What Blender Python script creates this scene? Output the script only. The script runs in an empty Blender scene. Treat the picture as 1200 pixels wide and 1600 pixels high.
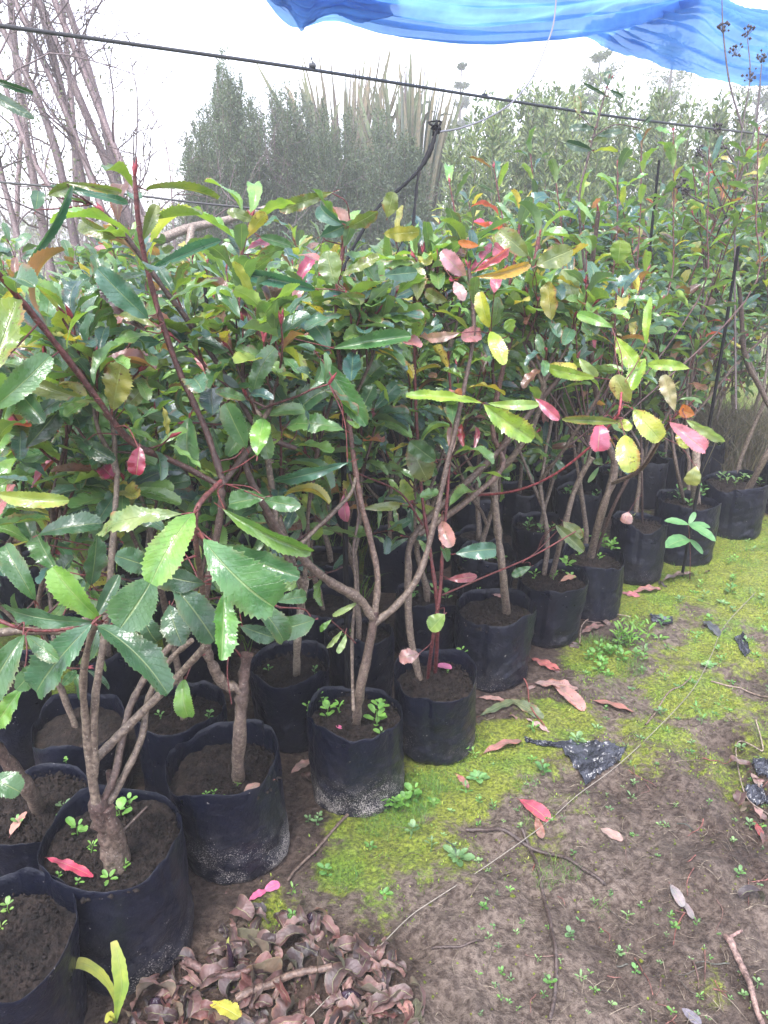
import bpy, math, random
import numpy as np
from math import radians as R, pi, sin, cos

S = bpy.context.scene
C = S.collection
# ------------------------------------------------------------------ camera, sky, sun, exposure
F = 1160.0                       # focal length in photo pixels (1200 x 1600)
PITCH = R(21.2)
HAZE = 0.0102
CAM = np.array([0.0, 0.0, 1.45])
cd = bpy.data.cameras.new("camera"); cam = bpy.data.objects.new("camera", cd); C.objects.link(cam)
cam.location = CAM; cam.rotation_euler = (R(90) - PITCH, 0, 0)
cd.sensor_fit = 'VERTICAL'; cd.sensor_height = 36.0; cd.lens = 36.0 * F / 1600.0
cd.clip_start = 0.05; cd.clip_end = 500
S.camera = cam
W = bpy.data.worlds.new("World"); S.world = W; W.use_nodes = True
nt = W.node_tree; bg = nt.nodes["Background"]
SUN_EL, SUN_ROT = R(62), R(200)
sky = nt.nodes.new("ShaderNodeTexSky"); sky.sky_type = 'NISHITA'; sky.sun_disc = False
sky.sun_elevation = SUN_EL; sky.sun_rotation = SUN_ROT; sky.air_density = 1.0; sky.dust_density = 1.5; sky.ozone_density = 1.0
hs = nt.nodes.new("ShaderNodeHueSaturation"); hs.inputs["Saturation"].default_value = 0.22
tn = nt.nodes.new("ShaderNodeMix"); tn.data_type = 'RGBA'; tn.blend_type = 'MULTIPLY'; tn.inputs[0].default_value = 1.0
tn.inputs[7].default_value = (0.985, 0.975, 1.10, 1)
nt.links.new(sky.outputs[0], hs.inputs["Color"]); nt.links.new(hs.outputs[0], tn.inputs[6]); nt.links.new(tn.outputs[2], bg.inputs[0])
bg.inputs[1].default_value = 0.15
sd = bpy.data.lights.new("sun", 'SUN'); sd.energy = 1.5; sd.angle = R(18); sd.color = (1.0, 0.97, 0.93)
so = bpy.data.objects.new("sun", sd); C.objects.link(so); so.location = (0, 0, 9)
so.rotation_euler = (pi/2 - SUN_EL, 0, -SUN_ROT + pi)
S.view_settings.view_transform = 'Standard'; S.view_settings.look = 'None'
S.view_settings.gamma = 1; S.view_settings.exposure = 2.05; S.view_settings.use_curve_mapping = False
S.render.engine = 'CYCLES'
S.cycles.use_denoising = True
S.cycles.max_bounces = 6; S.cycles.diffuse_bounces = 3; S.cycles.glossy_bounces = 2; S.cycles.transmission_bounces = 3
S.cycles.transparent_max_bounces = 8; S.cycles.volume_bounces = 1
S.cycles.caustics_reflective = False; S.cycles.caustics_refractive = False

rng = np.random.default_rng(7)
FW = np.array([0, cos(PITCH), -sin(PITCH)]); UP = np.array([0, sin(PITCH), cos(PITCH)]); RT = np.array([1.0, 0, 0])
def P(px, py, Z): return CAM + Z * (FW + (px-600)/F * RT + (800-py)/F * UP)
def rayd(px, py): return FW + (px-600)/F * RT + (800-py)/F * UP
def Gz(px, py, h): d = rayd(px, py); return CAM + d * ((h - CAM[2]) / d[2])
def unit(v): v = np.asarray(v, float); return v / (np.linalg.norm(v) + 1e-12)

# ------------------------------------------------------------------ noise in numpy
def _h(ix, iy, s):
    n = (ix.astype(np.int64) * 374761393 + iy.astype(np.int64) * 668265263 + s * 974711) & 0x7fffffff
    n = ((n ^ (n >> 13)) * 1274126177) & 0x7fffffff
    return ((n ^ (n >> 16)) & 0xffff) / 32767.5 - 1.0
def vn(x, y, s=0):
    x = np.asarray(x, float); y = np.asarray(y, float)
    ix = np.floor(x); iy = np.floor(y); fx = x - ix; fy = y - iy
    fx = fx*fx*(3-2*fx); fy = fy*fy*(3-2*fy)
    a = _h(ix, iy, s); b = _h(ix+1, iy, s); c = _h(ix, iy+1, s); d = _h(ix+1, iy+1, s)
    return (a*(1-fx)+b*fx)*(1-fy) + (c*(1-fx)+d*fx)*fy
def fbm(x, y, s=0, o=4):
    v = 0; a = .5; f = 1.0
    for k in range(o): v = v + a*vn(x*f+k*17.3, y*f-k*9.1, s+k); a *= .5; f *= 2.03
    return v
def sst(a, b, x): t = np.clip((x-a)/(b-a), 0, 1); return t*t*(3-2*t)

# ------------------------------------------------------------------ mesh builder
class MB:
    def __init__(s): s.v = []; s.f = []; s.uv = []; s.t = []; s.n = 0
    def add(s, v, f, uv=None, tint=(1, 1, 1, 0)):
        v = np.asarray(v, float).reshape(-1, 3); f = np.asarray(f, np.int64)
        s.v.append(v); s.f.append(f + s.n)
        s.uv.append(np.zeros((len(v), 2)) if uv is None else np.asarray(uv, float))
        t = np.asarray(tint, float); s.t.append(np.broadcast_to(t, (len(v), 4)) if t.ndim == 1 else t)
        s.n += len(v)
    def build(s, name, mat, parent=None, origin=None, smooth=True):
        if not s.v: return None
        V = np.concatenate(s.v); UV = np.concatenate(s.uv); T = np.concatenate(s.t)
        o = np.zeros(3) if origin is None else np.asarray(origin, float)
        if parent is not None: o = np.array(parent['_o'])
        V = V - o
        loops = np.concatenate([f.reshape(-1) for f in s.f])
        tot = np.concatenate([np.full(f.shape[0], f.shape[1]) for f in s.f])
        st = np.concatenate([[0], np.cumsum(tot)[:-1]])
        me = bpy.data.meshes.new(name)
        me.vertices.add(len(V)); me.vertices.foreach_set("co", V.astype(np.float32).ravel())
        me.loops.add(len(loops)); me.loops.foreach_set("vertex_index", loops.astype(np.int32))
        me.polygons.add(len(tot)); me.polygons.foreach_set("loop_start", st.astype(np.int32))
        me.polygons.foreach_set("loop_total", tot.astype(np.int32))
        me.polygons.foreach_set("use_smooth", np.full(len(tot), smooth))
        ul = me.uv_layers.new(name="UVMap"); ul.data.foreach_set("uv", UV[loops].astype(np.float32).ravel())
        ca = me.color_attributes.new("tint", 'FLOAT_COLOR', 'POINT'); ca.data.foreach_set("color", T.astype(np.float32).ravel())
        me.update(calc_edges=True); me.materials.append(mat)
        ob = bpy.data.objects.new(name, me); C.objects.link(ob)
        if parent is not None: ob.parent = parent
        else: ob.location = o
        return ob

def tag(o, label=None, cat=None, group=None, kind=None):
    if label: o["label"] = label
    if cat: o["category"] = cat
    if group: o["group"] = group
    if kind: o["kind"] = kind
    return o
def empty(name, loc, label, cat, group=None):
    o = bpy.data.objects.new(name, None); C.objects.link(o); o.location = tuple(loc); o['_o'] = [float(a) for a in loc]
    return tag(o, label, cat, group)

def smooth_path(pts, k=5):
    p = np.asarray(pts, float); n = len(p)
    if n < 3: return p[0] + (p[-1]-p[0]) * np.linspace(0, 1, k+1)[:, None]
    q = np.vstack([2*p[0]-p[1], p, 2*p[-1]-p[-2]]); out = []
    for i in range(1, n):
        a, b, c, d = q[i-1], q[i], q[i+1], q[i+2]
        for t in np.linspace(0, 1, k, endpoint=False):
            out.append(.5*((2*b)+(c-a)*t+(2*a-5*b+4*c-d)*t*t+(3*b-a-3*c+d)*t**3))
    out.append(p[-1]); return np.array(out)

def tube(mb, pts, r0, r1, sides=7, tint0=(1, 1, 1, 0), tint1=None, knob=0.0, rg=None, prof=None, cap=True):
    p = np.asarray(pts, float); n = len(p)
    T = np.gradient(p, axis=0); T /= np.linalg.norm(T, axis=1)[:, None] + 1e-9
    a = np.array([0, 0, 1.0]) if abs(T[0][2]) < .9 else np.array([1.0, 0, 0])
    N = np.zeros_like(p); N[0] = unit(np.cross(T[0], a))
    for i in range(1, n):
        v = N[i-1] - T[i]*np.dot(N[i-1], T[i]); N[i] = unit(v)
    B = np.cross(T, N); r = np.linspace(r0, r1, n) if prof is None else np.asarray(prof)
    ang = np.linspace(0, 2*pi, sides, endpoint=False)
    rr = r[:, None] * np.ones(sides)
    if knob and rg is not None: rr = rr * (1 + knob*rg.normal(size=(n, sides)) + knob*1.3*rg.normal(size=(n, 1)))
    V = p[:, None] + rr[..., None]*(np.cos(ang)[None, :, None]*N[:, None] + np.sin(ang)[None, :, None]*B[:, None])
    ii = np.arange(n-1)[:, None]*sides; jj = np.arange(sides)[None]; j2 = (jj+1) % sides
    f = np.stack([ii+jj, ii+j2, ii+sides+j2, ii+sides+jj], -1).reshape(-1, 4)
    t0 = np.asarray(tint0, float); t1 = t0 if tint1 is None else np.asarray(tint1, float)
    w = np.repeat(np.linspace(0, 1, n), sides)[:, None]
    uv = np.stack([np.tile(ang/(2*pi), n), np.repeat(np.arange(n)/n, sides)], 1)
    mb.add(V.reshape(-1, 3), f, uv, t0*(1-w)+t1*w)
    if cap:
        e = V[-1]; c = p[-1] + T[-1]*r[-1]*.3
        vv = np.vstack([e, c]); fi = np.array([[k, (k+1) % sides, sides] for k in range(sides)])
        mb.add(vv, fi, None, t1)

# ------------------------------------------------------------------ materials
def mat(name):
    m = bpy.data.materials.new(name); m.use_nodes = True
    return m, m.node_tree, m.node_tree.nodes["Principled BSDF"], m.node_tree.nodes["Material Output"]
def nd(t, typ, **kw):
    n = t.nodes.new(typ)
    for k, v in kw.items():
        if k.startswith('i_'): n.inputs[int(k[2:])].default_value = v
        else: setattr(n, k, v)
    return n
def lk(t, a, b): t.links.new(a, b)
def mixc(t, fac, a, b, blend='MIX'):
    n = t.nodes.new("ShaderNodeMix"); n.data_type = 'RGBA'; n.blend_type = blend
    for sock, val in ((n.inputs[0], fac), (n.inputs[6], a), (n.inputs[7], b)):
        if hasattr(val, 'is_output'): t.links.new(val, sock)
        elif isinstance(val, (int, float)): sock.default_value = val
        else: sock.default_value = (*val, 1)[:4]
    return n.outputs[2]
def mth(t, op, a, b=0.0, c=None, clamp=False):
    n = t.nodes.new("ShaderNodeMath"); n.operation = op; n.use_clamp = clamp
    for i, v in enumerate((a, b) if c is None else (a, b, c)):
        if hasattr(v, 'is_output'): t.links.new(v, n.inputs[i])
        else: n.inputs[i].default_value = v
    return n.outputs[0]
def ramp(t, fac, a, b):
    n = t.nodes.new("ShaderNodeMapRange"); n.interpolation_type = 'SMOOTHSTEP'
    t.links.new(fac, n.inputs[0]); n.inputs[1].default_value = a; n.inputs[2].default_value = b
    return n.outputs[0]
def noise(t, scale, detail=4, rough=.55, co=None, dist=0.0):
    n = t.nodes.new("ShaderNodeTexNoise"); n.inputs["Scale"].default_value = scale
    n.inputs["Detail"].default_value = detail; n.inputs["Roughness"].default_value = rough; n.inputs["Distortion"].default_value = dist
    if co is None:
        g = t.nodes.new("ShaderNodeNewGeometry"); co = g.outputs["Position"]
    t.links.new(co, n.inputs["Vector"]); return n.outputs["Fac"]
def bump(t, h, bsdf, strength=.4, dist=.002):
    b = t.nodes.new("ShaderNodeBump"); b.inputs["Strength"].default_value = strength; b.inputs["Distance"].default_value = dist
    t.links.new(h, b.inputs["Height"]); t.links.new(b.outputs[0], bsdf.inputs["Normal"]); return b

def leaf_material(name, rough=.3, under=(1.75, 1.45, .9), trans=.22, vein=.5, spots=True, coat=0.0, vb=.0016):
    m, t, b, out = mat(name)
    at = nd(t, "ShaderNodeAttribute", attribute_name="tint")
    uv = nd(t, "ShaderNodeUVMap"); sx = nd(t, "ShaderNodeSeparateXYZ"); lk(t, uv.outputs[0], sx.inputs[0])
    u, v = sx.outputs[0], sx.outputs[1]
    au = mth(t, 'ABSOLUTE', mth(t, 'SUBTRACT', u, .5))                    # 0 midrib .. .5 edge
    mid = mth(t, 'SUBTRACT', 1.0, ramp(t, au, .012, .035))
    ph = mth(t, 'SUBTRACT', mth(t, 'MULTIPLY', v, 11.0), mth(t, 'MULTIPLY', au, 4.2))
    tri = mth(t, 'ABSOLUTE', mth(t, 'SUBTRACT', mth(t, 'FRACT', ph), .5)) # vein where near .5
    lat = ramp(t, tri, .455, .5)
    col = at.outputs["Color"]
    g = nd(t, "ShaderNodeNewGeometry")
    n1 = noise(t, 28, 3, .5)
    col = mixc(t, ramp(t, n1, .35, .7), col, mixc(t, 1.0, col, (.55, .70, .72), 'MULTIPLY'))
    bk = mixc(t, 1.0, col, under, 'MULTIPLY'); bk = mixc(t, .22, bk, (.16, .19, .07))
    col = mixc(t, g.outputs["Backfacing"], col, bk)
    pale = mixc(t, .6, mixc(t, 1.0, col, (1.6, 1.6, 1.4), 'MULTIPLY'), (.30, .34, .16))
    col = mixc(t, mth(t, 'MULTIPLY', mid, .75), col, pale)
    col = mixc(t, mth(t, 'MULTIPLY', lat, .16*vein), col, pale)
    edge = ramp(t, au, .462, .5); col = mixc(t, mth(t, 'MULTIPLY', edge, .35), col, pale)
    if spots:
        s1 = noise(t, 160, 2, .6); s2 = noise(t, 22, 2, .5)
        sm = mth(t, 'MULTIPLY', mth(t, 'MULTIPLY', ramp(t, s1, .58, .66), ramp(t, s2, .45, .6)), at.outputs["Alpha"])
        col = mixc(t, sm, col, (.075, .03, .018))
        e2 = mth(t, 'MULTIPLY', mth(t, 'MULTIPLY', ramp(t, au, .3, .5), ramp(t, s2, .52, .62)), mth(t, 'MULTIPLY', at.outputs["Alpha"], .8))
        col = mixc(t, e2, col, (.28, .09, .03))
    pet = mth(t, 'LESS_THAN', v, 0.0)
    col = mixc(t, pet, col, (.17, .035, .035))
    lk(t, col, b.inputs["Base Color"])
    rn = mth(t, 'ADD', mth(t, 'MULTIPLY', noise(t, 40, 2), .22), rough - .1)
    rr = mth(t, 'ADD', rn, mth(t, 'MULTIPLY', g.outputs["Backfacing"], .28)); lk(t, rr, b.inputs["Roughness"])
    b.inputs["Specular IOR Level"].default_value = .95
    hgt = mth(t, 'ADD', mth(t, 'ADD', mth(t, 'MULTIPLY', lat, -.35), mth(t, 'MULTIPLY', mid, -1.0)), mth(t, 'MULTIPLY', noise(t, 90, 3, .6), 1.5))
    bump(t, hgt, b, .75, vb)
    tr = nd(t, "ShaderNodeBsdfTranslucent"); lk(t, mixc(t, 1.0, col, (1.5, 1.7, .7), 'MULTIPLY'), tr.inputs[0])
    mx = nd(t, "ShaderNodeMixShader"); mx.inputs[0].default_value = trans
    lk(t, b.outputs[0], mx.inputs[1]); lk(t, tr.outputs[0], mx.inputs[2]); lk(t, mx.outputs[0], out.inputs[0])
    return m
M_leaf = leaf_material("shrub_leaf", .29, trans=.28)
M_weed = leaf_material("weed_leaf", .5, (1.1, 1.1, 1.0), .3, .8, False)
M_litter = leaf_material("dead_leaf", .62, (.8, .8, .8), .06, .5, True, vb=.0018)
M_far = leaf_material("background_leaf", .6, (1.2, 1.2, 1.0), .2, 0, False)

def bark_material():
    m, t, b, o = mat("bark")
    at = nd(t, "ShaderNodeAttribute", attribute_name="tint"); tc = nd(t, "ShaderNodeTexCoord")
    n = noise(t, 120, 5, .65); n2 = noise(t, 35, 3)
    c = mixc(t, ramp(t, n, .35, .7), mixc(t, 1.0, at.outputs[0], (.45, .42, .42), 'MULTIPLY'), mixc(t, 1.0, at.outputs[0], (1.35, 1.35, 1.3), 'MULTIPLY'))
    sp = ramp(t, noise(t, 260, 1, .5), .66, .74)
    c = mixc(t, mth(t, 'MULTIPLY', sp, mth(t, 'MULTIPLY', at.outputs["Alpha"], .7)), c, (.42, .38, .32))
    lk(t, c, b.inputs["Base Color"]); b.inputs["Roughness"].default_value = .5
    bump(t, mth(t, 'ADD', n, mth(t, 'MULTIPLY', sp, .6)), b, .8, .003); return m
M_bark = bark_material()

def simple(name, col, rough=.5, nscale=0, nb=.0, vary=.0, spec=.5):
    m, t, b, o = mat(name); b.inputs["Base Color"].default_value = (*col, 1); b.inputs["Roughness"].default_value = rough
    b.inputs["Specular IOR Level"].default_value = spec
    if nscale:
        n = noise(t, nscale, 5, .6)
        if vary:
            c = mixc(t, ramp(t, n, .3, .7), tuple(x*(1-vary) for x in col), tuple(x*(1+vary) for x in col)); lk(t, c, b.inputs["Base Color"])
        if nb: bump(t, n, b, .8, nb)
    return m

def bag_material():
    m, t, b, o = mat("black_polythene")
    tc = nd(t, "ShaderNodeTexCoord"); g = nd(t, "ShaderNodeNewGeometry")
    sx = nd(t, "ShaderNodeSeparateXYZ"); lk(t, g.outputs["Position"], sx.inputs[0])
    at = nd(t, "ShaderNodeAttribute", attribute_name="tint")    # r = dustiness 0..1, g = height 0..1
    sc = nd(t, "ShaderNodeSeparateColor"); lk(t, at.outputs[0], sc.inputs[0])
    low = mth(t, 'SUBTRACT', 1.0, ramp(t, sc.outputs[1], .05, .95))
    big = noise(t, 7, 3, .6)
    dens = mth(t, 'MULTIPLY', mth(t, 'MULTIPLY', ramp(t, big, .3, .62), low), sc.outputs[0])
    s = noise(t, 330, 2, .6)
    thr = mth(t, 'SUBTRACT', .80, mth(t, 'MULTIPLY', dens, .34))
    d = mth(t, 'SUBTRACT', s, thr); sp = ramp(t, d, 0.0, .05)
    s2 = noise(t, 110, 1, .5); sp2 = ramp(t, s2, .775, .79)
    sp = mth(t, 'MAXIMUM', sp, mth(t, 'MULTIPLY', sp2, .8))
    film = mth(t, 'MULTIPLY', ramp(t, noise(t, 16, 5, .7), .42, .8), .5)
    base = mixc(t, film, (.0022, .0034, .010), (.006, .009, .026))
    base = mixc(t, mth(t, 'MULTIPLY', mth(t, 'MULTIPLY', dens, ramp(t, noise(t, 45, 4, .7), .35, .7)), .45), base, (.10, .09, .085))
    c = mixc(t, mth(t, 'MULTIPLY', sp, .8), base, (.34, .31, .28))
    lk(t, c, b.inputs["Base Color"])
    r = mth(t, 'ADD', mth(t, 'MULTIPLY', noise(t, 25, 4), .3), .17); r = mth(t, 'MAXIMUM', r, mth(t, 'MULTIPLY', sp, .85))
    r = mth(t, 'ADD', r, mth(t, 'MULTIPLY', dens, .2)); lk(t, r, b.inputs["Roughness"]); b.inputs['Specular IOR Level'].default_value = .33
    h = mth(t, 'ADD', mth(t, 'MULTIPLY', noise(t, 26, 5, .6), 1.1), mth(t, 'MULTIPLY', sp, .2))
    bump(t, h, b, .7, .009); return m
M_bag = bag_material()

def soil_material(name, dark, light, wet=.6, moss=False):
    m, t, b, o = mat(name)
    n = noise(t, 60, 6, .7); n2 = noise(t, 9, 4, .6); n3 = noise(t, 220, 3, .7)
    c = mixc(t, ramp(t, n, .34, .66), dark, light)
    c = mixc(t, mth(t, 'MULTIPLY', ramp(t, n2, .4, .7), .5), c, tuple(x*.5 for x in dark))
    c = mixc(t, mth(t, 'MULTIPLY', ramp(t, n3, .74, .8), .8), c, (.36, .34, .3))
    if moss:
        at = nd(t, "ShaderNodeAttribute", attribute_name="tint"); sc = nd(t, "ShaderNodeSeparateColor"); lk(t, at.outputs[0], sc.inputs[0])
        # r = moss cover, g = darker soil: litter heap, debris, blotches, bag side of row
        nz = noise(t, 34, 6, .75); k = mth(t, 'ADD', sc.outputs[0], mth(t, 'MULTIPLY', mth(t, 'SUBTRACT', nz, .5), 1.9))
        mk = ramp(t, k, .30, .72)
        mc = mixc(t, ramp(t, noise(t, 110, 4, .7), .3, .7), (.06, .085, .012), (.36, .42, .05))
        mc = mixc(t, ramp(t, noise(t, 5, 3, .6), .45, .68), mc, mixc(t, 1.0, mc, (.75, 1.05, .9), 'MULTIPLY'))
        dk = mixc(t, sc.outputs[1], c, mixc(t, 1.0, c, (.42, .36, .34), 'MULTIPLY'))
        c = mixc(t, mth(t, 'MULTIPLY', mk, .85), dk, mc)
    lk(t, c, b.inputs["Base Color"])
    r = mth(t, 'ADD', mth(t, 'MULTIPLY', noise(t, 14, 4), .5), wet - .25); lk(t, r, b.inputs["Roughness"])
    b.inputs["Specular IOR Level"].default_value = .35
    h = mth(t, 'ADD', mth(t, 'ADD', n, mth(t, 'MULTIPLY', n2, 1.5)), mth(t, 'MULTIPLY', n3, .35)); bump(t, h, b, 1.0, .02); return m
M_soil = soil_material("potting_soil", (.007, .0045, .004), (.048, .032, .026), .85)
M_ground = soil_material("muddy_ground", (.075, .053, .043), (.265, .210, .172), .43, True)

# ------------------------------------------------------------------ leaves
def leaf_tmpl(rg, teeth=18, m=4, wid=.3, tooth=.10, arch=.5, fold=.25, ruffle=.02, a=.85, b=.5, petiole=.12, twist=0., seg=2):
    n = teeth*seg; t = np.linspace(0, 1, n+1)
    prof = (np.clip(t, 1e-4, 1)**a)*((np.clip(1-t, 1e-4, 1))**b); prof /= prof.max(); prof = np.maximum(prof, .03)
    saw = ((np.arange(n+1) % seg) / max(seg-1, 1)) if seg > 1 else np.zeros(n+1)
    s = np.linspace(-1, 1, m+1)
    k = 2*pi*rg.uniform(.8, 2.4); p1, p2 = rg.uniform(0, 6.3, 2)
    asym = rg.uniform(-.12, .12)
    half = wid/2*prof
    X = np.repeat(t[:, None], m+1, 1); Y = half[:, None]*s[None]*(1+asym*np.sign(s)[None])
    edge = (np.abs(s) > .99)
    irregular = 1+.5*rg.normal(size=n+1)
    Y[:, edge] *= (1 + tooth*(saw*irregular))[:, None]; X[:, edge] += (tooth*wid*.28*saw)[:, None]
    ph = np.where(s < 0, p1, p2)
    Z = fold*np.abs(Y) + ruffle*(np.abs(s)**1.6)[None]*np.sin(k*t[:, None]*1.5+ph[None])*np.minimum(1, prof*1.3)[:, None] + ruffle*.5*np.sin(k*.9*t+p1)[:, None]*s[None]*prof[:, None]
    if twist:
        an = twist*t[:, None]; Y, Z = Y*np.cos(an)-Z*np.sin(an), Y*np.sin(an)+Z*np.cos(an)
    uvv = np.stack([np.repeat(((s+1)/2)[None], n+1, 0), np.repeat(t[:, None], m+1, 1)], -1)
    # petiole rows
    pr = 2; tp = -petiole*np.linspace(1, .0, pr, endpoint=False)
    Xp = np.repeat(tp[:, None], m+1, 1); Yp = np.repeat((.008*s)[None], pr, 0); Zp = -.006*(1-np.abs(s))[None]*np.ones((pr, 1))
    X = np.vstack([Xp, X]); Y = np.vstack([Yp, Y]); Z = np.vstack([Zp, Z])
    uvv = np.concatenate([np.stack([np.repeat(((s+1)/2)[None], pr, 0), np.full((pr, m+1), -.1)], -1), uvv])
    # bend in x-z plane
    tt = X; th = arch*(tt-.0)
    if abs(arch) > 1e-3:
        xb = np.sin(th)/arch; zb = -(1-np.cos(th))/arch
        X2 = xb + Z*np.sin(th); Z2 = zb + Z*np.cos(th)
    else: X2, Z2 = X, Z
    cx, cz = (sin(arch)/arch, -(1-cos(arch))/arch) if abs(arch) > 1e-3 else (1, 0)
    L = math.hypot(cx, cz); an = -math.atan2(cz, cx)
    X3 = (X2*cos(an)-Z2*sin(an))/L; Z3 = (X2*sin(an)+Z2*cos(an))/L; Y3 = Y/L
    V = np.stack([X3, Y3, Z3], -1).reshape(-1, 3)
    rows = n+1+pr; i = np.arange(rows-1)[:, None]*(m+1); j = np.arange(m)[None]
    f = np.stack([i+j, i+m+1+j, i+m+2+j, i+j+1], -1).reshape(-1, 4)   # normal +z
    return V, f, uvv.reshape(-1, 2)

rgT = np.random.default_rng(3)
HI = [leaf_tmpl(rgT, 20, 6, rgT.uniform(.23, .34), rgT.uniform(.09, .17), rgT.uniform(.15, 1.6), rgT.uniform(.15, .8), rgT.uniform(.012, .038), rgT.uniform(.7, 1.), rgT.uniform(.38, .62), twist=rgT.uniform(-.5, .5)) for _ in range(26)]
MID = [leaf_tmpl(rgT, 12, 4, rgT.uniform(.21, .31), rgT.uniform(.10, .2), rgT.uniform(.15, 1.5), rgT.uniform(.1, .7), rgT.uniform(.010, .036), rgT.uniform(.7, 1.), rgT.uniform(.38, .62), twist=rgT.uniform(-.6, .6)) for _ in range(26)]
LOW = [leaf_tmpl(rgT, 4, 2, rgT.uniform(.28, .38), .12, rgT.uniform(.2, 1.), .3, .02, .85, .5) for _ in range(10)]
WEED = [leaf_tmpl(rgT, 6, 4, rgT.uniform(.5, .75), .12, rgT.uniform(.2, .9), .2, .015, rgT.uniform(.55, .8), rgT.uniform(.5, .7), petiole=.3) for _ in range(8)]
WEEDN = [leaf_tmpl(rgT, 5, 2, rgT.uniform(.28, .4), .05, rgT.uniform(.3, 1.), .25, .01, .7, .6, petiole=.15) for _ in range(6)]
DEAD = [leaf_tmpl(rgT, 14, 10, rgT.uniform(.28, .5), rgT.uniform(.01, .04), rgT.uniform(.4, 3.6), rgT.uniform(-.2, 1.6), rgT.uniform(.03, .09), .75, .55, twist=rgT.uniform(-2.0, 2.0)) for _ in range(30)]
FALLEN = [leaf_tmpl(rgT, 15, 6, rgT.uniform(.30, .42), rgT.uniform(.05, .1), rgT.uniform(.2, .6), rgT.uniform(.05, .35), rgT.uniform(.01, .03), .8, .5, twist=rgT.uniform(-.3, .3)) for _ in range(8)]

def put_leaf(mb, tm, base, X, N, L, tint, wscale=1.0):
    V, f, uv = tm
    X = unit(X); N = np.asarray(N, float); N = N - X*np.dot(N, X)
    if np.linalg.norm(N) < 1e-4: N = np.cross(X, [1.0, .2, .1])
    N = unit(N); Y = np.cross(N, X)
    W_ = np.asarray(base) + L*(V[:, :1]*X + wscale*V[:, 1:2]*Y + V[:, 2:]*N)
    mb.add(W_, f, uv, tint)

GREENS = np.array([(.050, .115, .034), (.062, .135, .036), (.042, .095, .040), (.038, .088, .050), (.075, .15, .034), (.05, .12, .045), (.085, .155, .028), (.032, .08, .05)])
def green(rg, fresh=0.0):
    c = GREENS[rg.integers(len(GREENS))]*rg.uniform(.8, 1.25)
    r = rg.random(); sp = rg.random()**1.4*.95
    if r < .035: c = np.array((.36, .33, .05))*rg.uniform(.6, 1.1); sp = .9
    elif r < .075: c = np.array((.24, .30, .05))*rg.uniform(.7, 1.2); sp = .5
    elif r < .080: c = np.array((.36, .05, .08))*rg.uniform(.6, 1.2)
    elif r < .09: c = np.array((.45, .18, .13))*rg.uniform(.5, 1.)
    elif r < .14: c = np.array((.15, .07, .035))*rg.uniform(.6, 1.3)
    elif r < .14+.15+fresh: c = np.array((.13, .24, .045))*rg.uniform(.8, 1.2)
    return (*(c*np.array([1.42, 1.36, 1.95])), sp)
BARK_OLD = (.165, .128, .10, 1); BARK_MID = (.070, .042, .038, .6); BARK_RED = (.12, .026, .028, .3)

def dress(mbL, mbW, rg, path, n, size, tm, lf=.15, fresh=0., spread=1.0, bud=True, droop=0., hook=None):
    """leaves in a spiral along a shoot, thickest at its tip"""
    p = np.asarray(path); seg = np.linalg.norm(np.diff(p, axis=0), axis=1); cum = np.concatenate([[0], np.cumsum(seg)]); Lt = cum[-1]
    az = rg.uniform(0, 6.28)
    for k in range(n):
        u = lf + (1-lf)*((k+rg.uniform(.1, .9))/n)**.72
        s = u*Lt; i = min(np.searchsorted(cum, s)-1, len(seg)-1); i = max(i, 0)
        w = (s-cum[i])/max(seg[i], 1e-6); pos = p[i]*(1-w)+p[i+1]*w; T = unit(p[i+1]-p[i])
        a = unit(np.cross(T, [.13, .31, .94] if abs(T[2]) < .9 else [1, 0, 0])); b = np.cross(T, a)
        az += 2.399 + rg.normal()*.3
        rad = cos(az)*a + sin(az)*b
        el = R(rg.uniform(-14, 26) + 40*u**4)/spread
        d = unit(rad*cos(el) + T*sin(el) + np.array([0, 0, -droop*rg.random()]))
        nrm = unit(T*cos(el) - rad*sin(el) + np.array([0, 0, .5]) + rg.normal(size=3)*.25)
        L = size*rg.uniform(.68, 1.18)*(1-.35*max(0, u-.9)*10*rg.random())
        put_leaf(mbL, tm[rg.integers(len(tm))], pos+d*L*.12, d, nrm, L, green(rg, fresh), rg.uniform(.85, 1.2))
    if bud and len(p) > 1:
        T = unit(p[-1]-p[-2]); q = p[-1]
        for _ in range(2):
            dd = unit(T+rg.normal(size=3)*.25); l = rg.uniform(.012, .03)
            tube(mbW, [q, q+dd*l*.5, q+dd*l], 0, 0, 5, (.24, .035, .05, 0), prof=[.0025, .0035, .0004], cap=False)

def shoot(mbW, rg, a, d, L, r0, r1, t0, t1, up=.5, wob=.06, n=7, sides=6):
    p = [np.array(a)]; d = unit(d)
    for k in range(n):
        d = unit(d + np.array([0, 0, up/n]) + rg.normal(size=3)*wob); p.append(p[-1]+d*L/n)
    p = np.array(p); tube(mbW, p, r0, r1, sides, t0, t1, .06, rg); return p

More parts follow.
